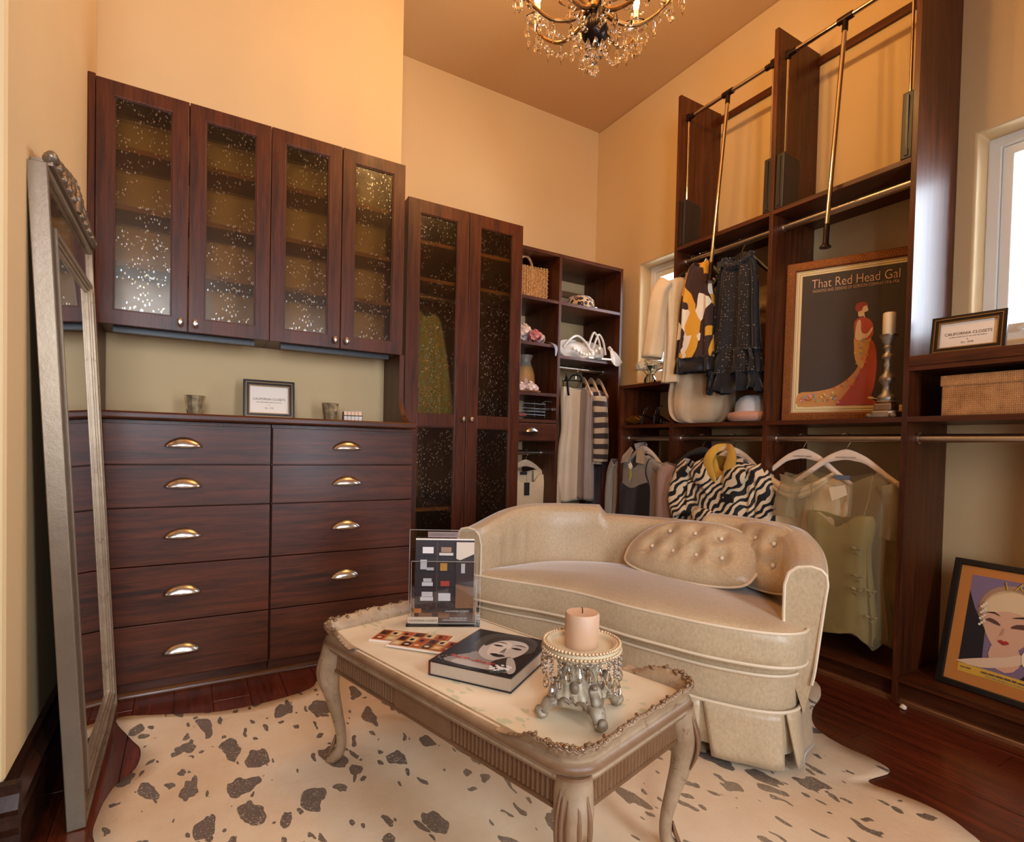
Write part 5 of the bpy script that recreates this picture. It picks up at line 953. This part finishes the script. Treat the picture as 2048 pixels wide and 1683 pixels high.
hb = thing('handbag', 'pearl white slouchy handbag with beaded strap and tassel', 'bag', (-.335, -.27, 1.5505), R(-8)); PRL = mat('pearl_leather', 'cfc4b8', .28, bmp=(22, .5), Sheen_Weight=.3)
def bag(u, v):
    a = u*2*PI; t = .05+v*(PI-.1); s = math.sin(t)**.6; return ((.205*math.cos(a)*s)*(1+.03*math.sin(7*a)), .075*math.sin(a)*s*(1.1-.35*v)+.006*math.sin(9*a+v*8), .075-.075*math.cos(t)*(1 if math.cos(t) > 0 else .8+.12*math.cos(2*a))+.006*math.sin(6*a))
MB().grid(bag, 48, 20, True, caps=True).build('pouch', PRL, hb, ang=70)
for x0, x1, hh in ((-.16, .05, .165), (.03, .13, .20), (.07, .165, .19)): MB().tube([(x0, -.06, .08), (lerp(x0, x1, .2), -.07, hh*.8), (lerp(x0, x1, .5), -.06, hh), (lerp(x0, x1, .8), -.07, hh*.75), (x1, -.075, .05)], .0075, 8, smooth=4).build('strap', PRL, hb)
pb = MB().sphere((0, 0, 0), .011, 10, 7).build('pearl_bead', mat('pearl', 'e6dccb', .15, Coat_Weight=.6), hb); pb.location = (-.10, -.095, .07)
for i in range(1, 9): inst(pb, hb, (-.10+i*.024, -.10-.004*math.sin(i), .07-.045*math.sin(PI*i/8.5)+.006*i*.5))
tl = MB(); tl.cyl((.175, -.10, .10), (.185, -.12, .075), .012, 10)
for i in range(11): a = i/10-.5; tl.tube([(.18+a*.01, -.11, .085), (.195+a*.05, -.135, .05), (.21+a*.085, -.15, -.015-.02*math.cos(a*4))], [.004, .0045, .003], 6, smooth=3)
tl.build('tassel', PRL, hb)
MB().box(-.02, .16, -.165, -.02, .001, .012).build('price_card', PAPER, hb, smooth=False); MB().box(.02, .08, -.1655, -.1645, .002, .011).build('card_stripe', BLACK, hb, smooth=False)
bo = thing('jewellery_tangle', 'tangle of amber and coral beaded jewellery in the wire basket', 'jewellery', (-.92, -.27, 1.143), 0); r_ = random.Random(5); jm = [mat('amber', 'a8642a', .2), mat('coral', 'b84a38', .3), mat('ivory_bead', 'd8c4a0', .4)]
for k in range(3):
    P = [(r_.uniform(-.07, .16), r_.uniform(-.06, .06), r_.uniform(.008, .03)) for _ in range(6)]; b_m = MB(); [b_m.sphere(p, .0075, 6, 4) for p in spline(P, 7, True)]; o = b_m.build('bead_strand', jm[k], bo); o['kind'] = 'stuff'
# ------------------------------------------------------------------ things on the long countertop
def votive(lab, loc):
    t = thing('votive_holder', lab, 'candle holder', loc, 0, 'mercury glass votives'); m = MB(); pr = [(.024, .0), (.026, .004), (.037, .078), (.0385, .082), (.0355, .082), (.024, .01), (.002, .008)]
    m.lathe(pr, 20, ripple=(10, .035)); m.build('faceted_glass', mat('mercury_glass', 'dcc498', .12, .75, var=(40, .5)), t, ang=25); MB().lathe([(.019, .010), (.02, .03), (.018, .032), (.002, .031)], 16).build('tealight', WAX, t); return t
votive('mercury glass votive standing on the countertop nearer the mirror', (-2.655, -.75, 1.0485)); votive('mercury glass votive standing next to the mosaic box', (-2.118, -.75, 1.0485))
mbx = thing('mosaic_box', 'small trinket box covered in mother-of-pearl tiles on the countertop', 'box', (-2.018, -.75, 1.0485), R(-8)); MB().prism([(-.032, 0), (.032, 0), (.034, .028), (.020, .048), (-.020, .048), (-.034, .028)], 'x', -.042, .042).build('box_body', mat('box_wood', '2a1a16', .5), mbx, smooth=False)
TIL = mat('pearl_tile', 'd2c2b4', .25, .1)
for i in range(5):
    x = -.040+i*.0163
    for (ya, za, yb, zb) in ((-.0325, .003, -.0345, .026), (-.0335, .030, -.0225, .047), (-.018, .0488, -.001, .0488), (.001, .0488, .018, .0488)):
        d = Vector((0, yb-ya, zb-za)).normalized(); nn = Vector((0, d.z, -d.y))*-.0012
        if za == zb: nn = Vector((0, 0, .0012))
        MB().add([(x, ya, za), (x+.0145, ya, za), (x+.0145, yb, zb), (x, yb, zb), (x, ya+nn.y, za+nn.z), (x+.0145, ya+nn.y, za+nn.z), (x+.0145, yb+nn.y, zb+nn.z), (x, yb+nn.y, zb+nn.z)], [(0, 1, 2, 3), (4, 5, 6, 7), (0, 1, 5, 4), (1, 2, 6, 5), (2, 3, 7, 6), (3, 0, 4, 7)]).build('tile', TIL, mbx, smooth=False)
# ------------------------------------------------------------------ things on the coffee table
TZ = .3906
def tpos(u, v): p = ta+e1*u+e2*v; return p.x, p.y
# photo book
bx0, by0 = -2.168, -2.114; ang = math.atan2(-2.299+2.114, -2.041+2.168)
bk = thing('photo_book', 'thick black hardcover book with a portrait photograph on its cover', 'book', (bx0, by0, TZ), ang); BW, BD, BT = .222, .265, .036
MB().box(.002, BW-.003, .003, BD-.003, .003, BT-.003).build('pages', mat('page_block', 'b9a289', .8, bmp=(90, .3)), bk, smooth=False)
CV = mat('black_cover', '1e1d20', .28); MB().box(0, BW, 0, BD, 0, .003).box(0, BW, 0, BD, BT-.003, BT).build('cover', CV, bk, smooth=False, bevel=.001); MB().box(-.003, .0015, 0, BD, 0, BT).build('spine', mat('red_spine', '5a1a16', .4), bk, smooth=False, bevel=.001)
gr_ = lambda v: '%02x%02x%02x' % (v, int(v*.95), int(v*.9))
def topart(parent, shapes, z, name='print'):
    m = MB(); cols = []
    for i, (c, p, sm) in enumerate(shapes):
        if c not in cols: cols.append(c)
        if sm: p = [(q.x, q.y) for q in spline([(a, b, 0) for a, b in p], sm, True)]
        m.add([(a, b, z+.00012*(i+1)) for a, b in p], [tuple(range(len(p)))], cols.index(c))
    return m.build(name, [mat('gloss_'+c, c, .25) for c in cols], parent, smooth=False)
sh_ = [(gr_(44), [(.004, .004), (BW-.003, .004), (BW-.003, BD-.004), (.004, BD-.004)], 0),
 (gr_(150), [(.03, .02), (.05, .075), (.085, .10), (.13, .09), (.18, .06), (.20, .02)], 4), (gr_(185), [(.05, .02), (.07, .07), (.10, .085), (.14, .07), (.16, .02)], 4),
 (gr_(78), [(.075, .20), (.09, .235), (.14, .25), (.185, .235), (.20, .20), (.195, .16), (.10, .13), (.08, .16)], 4),
 (gr_(150), [(.105, .09), (.10, .13), (.15, .12), (.15, .085)], 3), (gr_(205), [(.100, .165), (.105, .195), (.13, .218), (.165, .216), (.186, .195), (.190, .16), (.178, .125), (.155, .105), (.13, .108), (.108, .13)], 5), (gr_(228), [(.115, .165), (.12, .19), (.145, .20), (.155, .17), (.15, .13), (.13, .125)], 4),
 (gr_(66), [(.098, .18), (.102, .215), (.135, .236), (.175, .228), (.192, .20), (.178, .212), (.145, .216), (.118, .20), (.106, .165)], 4),
 (gr_(40), [(.117, .176), (.127, .181), (.139, .177), (.128, .172)], 3), (gr_(40), [(.157, .176), (.168, .181), (.180, .176), (.169, .171)], 3), (gr_(60), [(.113, .190), (.127, .197), (.142, .191), (.127, .193)], 2), (gr_(60), [(.155, .191), (.168, .197), (.184, .190), (.168, .193)], 2),
 (gr_(130), [(.147, .168), (.151, .168), (.155, .147), (.146, .144)], 0), (gr_(48), [(.132, .130), (.143, .136), (.149, .134), (.155, .136), (.165, .130), (.149, .122)], 3),
 (gr_(60), [(.14, .06), (.16, .10), (.172, .105), (.19, .06), (.20, .03), (.17, .02)], 3), (gr_(190), [(.165, .095), (.18, .10), (.21, .05), (.215, .02), (.20, .02)], 3)]
sh_ = sh_[:3]+[(c_, [(.128+(a-.145)*1.32, .152+(b-.165)*1.32) for a, b in p_], s_) for c_, p_, s_ in sh_[3:14]]+sh_[14:]
topart(bk, sh_, BT)
sq_ = [(.030+.0036*i+.003*math.sin(i*1.3), .052-.0002*i+.0055*math.sin(i*1.9)*(1.5 if i in (2, 3, 20, 21) else 1), BT+.0028) for i in range(36)]; MB().tube(sq_[:16], .0010, 5, smooth=3).build('script_title', mat('red_script', 'c0392f', .4), bk); MB().tube(sq_[18:], .0010, 5, smooth=3).build('script_title', mat('red_script', 'c0392f', .4), bk)
br = MB(); r_ = random.Random(9)
for i in range(34): a = r_.uniform(0, 6.3); d = r_.uniform(0, .03); br.sphere((.180+d*math.cos(a), .032+.75*d*math.sin(a), BT+.003), (.005, .0028, .0018), 6, 4)
b_ = br.build('jewel_print', mat('sparkle_print', 'e6ddd2', .3), bk); b_['kind'] = 'stuff'
em = MB(); [em.add([(.022+.008*math.cos(a), .03+.008*math.sin(a), BT+.0026), (.022+.014*math.cos(a+.2), .03+.014*math.sin(a+.2), BT+.0026), (.022+.014*math.cos(a-.2), .03+.014*math.sin(a-.2), BT+.0026)], [(0, 1, 2)]) for a in [i*.785 for i in range(8)]]; eo = em.build('emblem', mat('silver_print', '8a8580', .4), bk, smooth=False); eo['kind'] = 'stuff'
# brochures
def brochure(lab, p, q, wd, z, k):
    a = math.atan2(q[1]-p[1], q[0]-p[0]); ln_ = math.hypot(q[0]-p[0], q[1]-p[1]); t = thing('brochure', lab, 'brochure', (p[0], p[1], z), a, 'brochures on the coffee table')
    MB().box(0, ln_, 0, wd, 0, .003).build('pages', PAPER, t, smooth=False); s = [('c07a42', [(.002, .008), (ln_-.001, .008), (ln_-.001, wd-.001), (.002, wd-.001)], 0)]; rr = random.Random(k)
    for i in range(6): x = .006+i*ln_/6.3; c = ['e2a860', '9a3a1e', 'd9b98a', '2c1c16', 'c9622c', '5a2c18'][(i+k) % 6]; s += [(c, [(x, .014), (x+ln_/8, .014), (x+ln_/8, wd*.48), (x, wd*.48)], 0), (['6a3018', 'e8c890', 'b8481e'][i % 3], [(x, wd*.54), (x+ln_/8, wd*.54), (x+ln_/8, wd-.008), (x, wd-.008)], 0), ('e9cf9c', ell(x+ln_/16, wd*.3, .008, .006, 6), 0), ('2c1c16', [(x+.004, wd*.62), (x+.016, wd*.62), (x+.016, wd*.8), (x+.004, wd*.8)], 0)]
    topart(t, s, .003); return t
brochure('orange brochure lying underneath, nearer the carved table end', (-2.232, -1.815), (-2.07, -1.968), .095, TZ, 1); brochure('orange brochure lying on top of another, beside the book', (-2.205, -1.888), (-2.075, -2.035), .090, TZ+.0036, 2)
brochure('small red leaflet lying behind the candle stand', (-1.905, -2.385), (-1.85, -2.425), .06, TZ, 4)
# acrylic display with booklet
dx, dy = -2.085, -1.722; da = math.atan2(-1.815+1.712, -1.882+2.079)
ds = thing('brochure_stand', 'clear acrylic brochure stand on the carved end of the table', 'stand', (dx, dy, TZ), da); SW = .228
MB().box(0, SW, .030, .033, .004, .292).build('back_plate', ACRY, ds, smooth=False, bevel=.0008); MB().box(0, SW, -.03, .06, 0, .004).build('foot_plate', ACRY, ds, smooth=False, bevel=.0008); MB().box(.012, SW-.012, -.012, -.009, .004, .20).build('front_pocket', ACRY, ds, smooth=False, bevel=.0008)
for x in (.012, SW-.015): MB().box(x, x+.003, -.009, .03, .004, .20).build('pocket_side', ACRY, ds, smooth=False)
EDG = mat('acrylic_edge', 'd9cfc2', .1, 0, Transmission_Weight=.5)
MB().frame(0, SW, .004, .292, .0016, .0295, .0335).frame(.012, SW-.012, .004, .20, .0014, -.0125, -.0085).build('polished_edges', EDG, ds, smooth=False)
MB().box(.058, .155, .0275, .0295, .268, .286).build('top_label', mat('label_mauve', '8d746c', .5), ds, smooth=False); text('CALIFORNIA CLOSETS', .0085, INK, ds, (.1065, .027, .274))
MB().box(.004, .098, -.0145, -.0125, .006, .026).build('front_label', mat('label_cream', 'cdb69a', .5), ds, smooth=False); text('CALIFORNIA CLOSETS', .0088, INK, ds, (.051, -.0152, .012))
bl2 = thing('booklet', 'glossy booklet picturing dark shelves standing in the acrylic stand', 'booklet', (dx, dy, TZ+.0045), da); bl2.rotation_euler = (R(-3), 0, da); x0 = .022; w_, h_ = .184, .262
MB().box(x0, x0+w_, .0, .010, 0, h_).build('pages', PAPER, bl2, smooth=False)
A = [('2a1a18', [(x0, 0), (x0+w_, 0), (x0+w_, h_-.004), (x0, h_-.004)], 0), ('5a3a28', [(x0, 0), (x0+w_, 0), (x0+w_, .035), (x0, .035)], 0), ('8a5a34', [(x0+.128, .045), (x0+w_, .045), (x0+w_, .11), (x0+.128, .12)], 0), ('d8bfa8', [(x0+.128, .20), (x0+.14, .195), (x0+w_, .215), (x0+w_, .252), (x0+.128, .252)], 0), ('3b221a', [(x0+.128, .12), (x0+w_, .11), (x0+w_, .20), (x0+.128, .195)], 0)]
for z in (.205, .157, .108, .062): A.append(('120c0c', [(x0+.002, z), (x0+.124, z), (x0+.124, z+.004), (x0+.002, z+.004)], 0))
A.append(('4a342c', [(x0+.066, .04), (x0+.070, .04), (x0+.070, .252), (x0+.066, .252)], 0)); A.append(('0e0a0a', [(x0+.122, .04), (x0+.128, .04), (x0+.128, .252), (x0+.122, .252)], 0))
for (a, b, c, d, col) in ((.022, .216, .056, .236, 'e6d8d0'), (.080, .220, .112, .236, 'a07860'), (.074, .210, .118, .218, 'd8c4b4'), (.016, .166, .036, .196, 'd0c4c0'), (.036, .163, .058, .172, 'c8bcb4'), (.078, .162, .100, .186, 'c98a2c'), (.022, .114, .056, .126, 'e2d4cc'), (.026, .127, .052, .138, 'd4c2b8'), (.080, .114, .108, .130, 'b83a22'), (.018, .068, .058, .080, 'e2d4cc'), (.022, .081, .056, .096, 'dacac2'), (.074, .068, .112, .092, 'e0d2ca'), (.014, .014, .056, .030, '9a6a44'), (.074, .014, .11, .030, '8a5a38'), (.144, .155, .156, .185, 'c8bcb8'), (.0, .030, .022, .044, 'd07a2c')): A.append((col, [(x0+a, b), (x0+c, b), (x0+c, d), (x0+a, d)], 0))
A.append(('2a1612', [(x0+.1, .030), (x0+w_, .030), (x0+w_, .043), (x0+.1, .043)], 0)); art(bl2, A, -.0001, dy=.0001); text('CALIFORNIA CLOSETS', .0075, PAPER, bl2, (x0+.134, -.004, .0335)); fineprint(bl2, x0+.112, x0+.165, .014, .002, PAPER, -.004); fineprint(bl2, x0+.09, x0+.165, .008, .002, PAPER, -.004)
# candle stand with crystals
sx0, sy0 = -1.953, -2.437; cst = thing('candle_stand', 'ornate distressed candle stand hung with crystal drops on the coffee table', 'candle holder', (sx0, sy0, TZ), TRZ+R(20))
ORN = painted('grey_gilt_plaster', '9a8a70', 'c2b296', '4f3114', .72); S = .074
MB().prism([(-S*.80, -S*.80), (-S*.3, -S*.70), (S*.3, -S*.70), (S*.80, -S*.80), (S*.70, -S*.3), (S*.70, S*.3), (S*.80, S*.80), (S*.3, S*.70), (-S*.3, S*.70), (-S*.80, S*.80), (-S*.70, S*.3), (-S*.70, -S*.3)], 'z', .024, .040).build('plinth', ORN, cst, smooth=False, bevel=.004)
def pyr(u, v):
    a = u*2*PI; t = .040+v*.088; r = interp([S*.72, S*.71, S*.64, S*.58, S*.53, S*.46, S*.44, S*.40, S*.45, S*.38, S*.40], v); c, s_ = math.cos(a), math.sin(a); n_ = 5; q = (abs(c)**n_+abs(s_)**n_)**(-1/n_)
    w_ = 1+.045*math.sin(a*8)*math.sin(v*19)+.03*math.sin(a*20+v*11); return (r*c*q*w_, r*s_*q*w_, t)
MB().grid(pyr, 96, 40, True, caps=True).build('column', ORN, cst, ang=70)
for k in range(4):
    a = PI/4+k*PI/2; d = Vector((math.cos(a), math.sin(a), 0)); z = Vector((0, 0, 1)); sd_ = Vector((-d.y, d.x, 0))
    MB().tube([d*.055+z*.034, d*.072+z*.032, d*.082+z*.022, d*.085+z*.011, d*.093+z*.009, d*.099+z*.016, d*.095+z*.023, d*.090+z*.019], [(.017, .011), (.019, .011), (.016, .009), (.014, .009), (.013, .008), (.011, .006), (.009, .005), (.005, .003)], 12, smooth=4, flat=tuple(sd_)).build('scroll_foot', ORN, cst, ang=70)
    MB().tube([d*.070+z*.042, d*.066+z*.055, d*.055+z*.066, d*.060+z*.078, d*.066+z*.073], [(.010, .007), (.011, .007), (.010, .006), (.008, .005), (.005, .003)], 10, smooth=4, flat=tuple(sd_)).build('scroll_bracket', ORN, cst, ang=70)
    MB().tube([d*.046+z*.080, d*.044+z*.092, d*.036+z*.100, d*.040+z*.110, d*.045+z*.106], [(.007, .005), (.008, .005), (.007, .005), (.006, .004), (.003, .002)], 10, smooth=4, flat=tuple(sd_)).build('scroll_bracket', ORN, cst, ang=70)
    b = k*PI/2; d2 = Vector((math.cos(b), math.sin(b), 0)); s2 = Vector((-d2.y, d2.x, 0)); MB().sphere(tuple(d2*.042+z*.066), (.011, .011, .014), 10, 7).build('mask_ornament', ORN, cst)
    for q in (-1, 1): MB().tube([d2*.050+z*.036+s2*q*.006, d2*.052+z*.044+s2*q*.018, d2*.053+z*.034+s2*q*.030, d2*.052+z*.030+s2*q*.022], [.004, .005, .005, .002], 8, smooth=3).build('swag_ornament', ORN, cst)
DR = .080; MB().lathe([(.02, .118), (.05, .122), (.074, .128), (DR, .134), (DR+.001, .150), (DR-.006, .154), (DR-.012, .150), (DR-.014, .143), (.002, .142)], 40).build('dish', mat('cream_dish', 'd2bd98', .45), cst, ang=40)
br_ = MB(); rim = []
for i in range(64): a = 2*PI*i/64; rim.append((DR*math.cos(a), DR*math.sin(a)))
for x, y in rim: br_.sphere((x*1.01, y*1.01, .1525), .0042, 6, 4); br_.sphere((x*1.03, y*1.03, .140), .0040, 6, 4)
o = br_.build('beaded_rim', mat('champagne_bead', 'c4a27a', .35, .3), cst); o['kind'] = 'stuff'
cb0 = MB().sphere((0, 0, 0), .0052, 7, 5).build('crystal_bead', CRYSTAL, cst, smooth=False); cd0 = MB().lathe([(.0015, 0), (.0035, -.006), (.0068, -.017), (.0055, -.026), (.001, -.031)], 7).build('crystal_drop', CRYSTAL, cst, smooth=False); fst = True
for i in range(24):
    a = 2*PI*i/24; L_ = max(1, round(1.2+3.4*max(0, math.cos(3*(a+TRZ+R(20)+1.0)))))
    for j in range(L_):
        p = ((DR*1.02)*math.cos(a), (DR*1.02)*math.sin(a), .131-j*.0108)
        if fst: cb0.location = p; fst = False
        else: inst(cb0, cst, p)
    p = (DR*1.02*math.cos(a), DR*1.02*math.sin(a), .131-L_*.0108+.004)
    if i == 0: cd0.location = p
    else: inst(cd0, cst, p, (0, 0, a))
pc = thing('pillar_candle', 'thick peach pillar candle standing on the crystal candle stand', 'candle', (sx0, sy0, TZ+.1425), 0); MB().lathe([(.035, 0), (.0365, .002), (.0365, .068), (.034, .0715), (.025, .070), (.003, .069)], 32).build('wax', mat('peach_wax', 'c9a07e', .5, Subsurface_Weight=.35, Subsurface_Radius=(.02, .01, .005)), pc, ang=50); MB().tube([(0, 0, .068), (.001, .001, .076), (-.001, 0, .082)], .0012, 6).build('wick', BLACK, pc)
# small paper scrap on the floor by the shoe moulding
ps = MB().grid(lambda u, v: (-.372+.03*u-.002*math.sin(v*5), -2.375+.022*v+.006*u, .004+.009*math.sin(u*3.1)*math.sin(v*2.8)+.003*math.sin(u*11)), 8, 6).build('paper_scrap', PAPER, None, solid=.001); tag(ps, 'crumpled white paper scrap on the floor by the closet base', 'paper scrap')
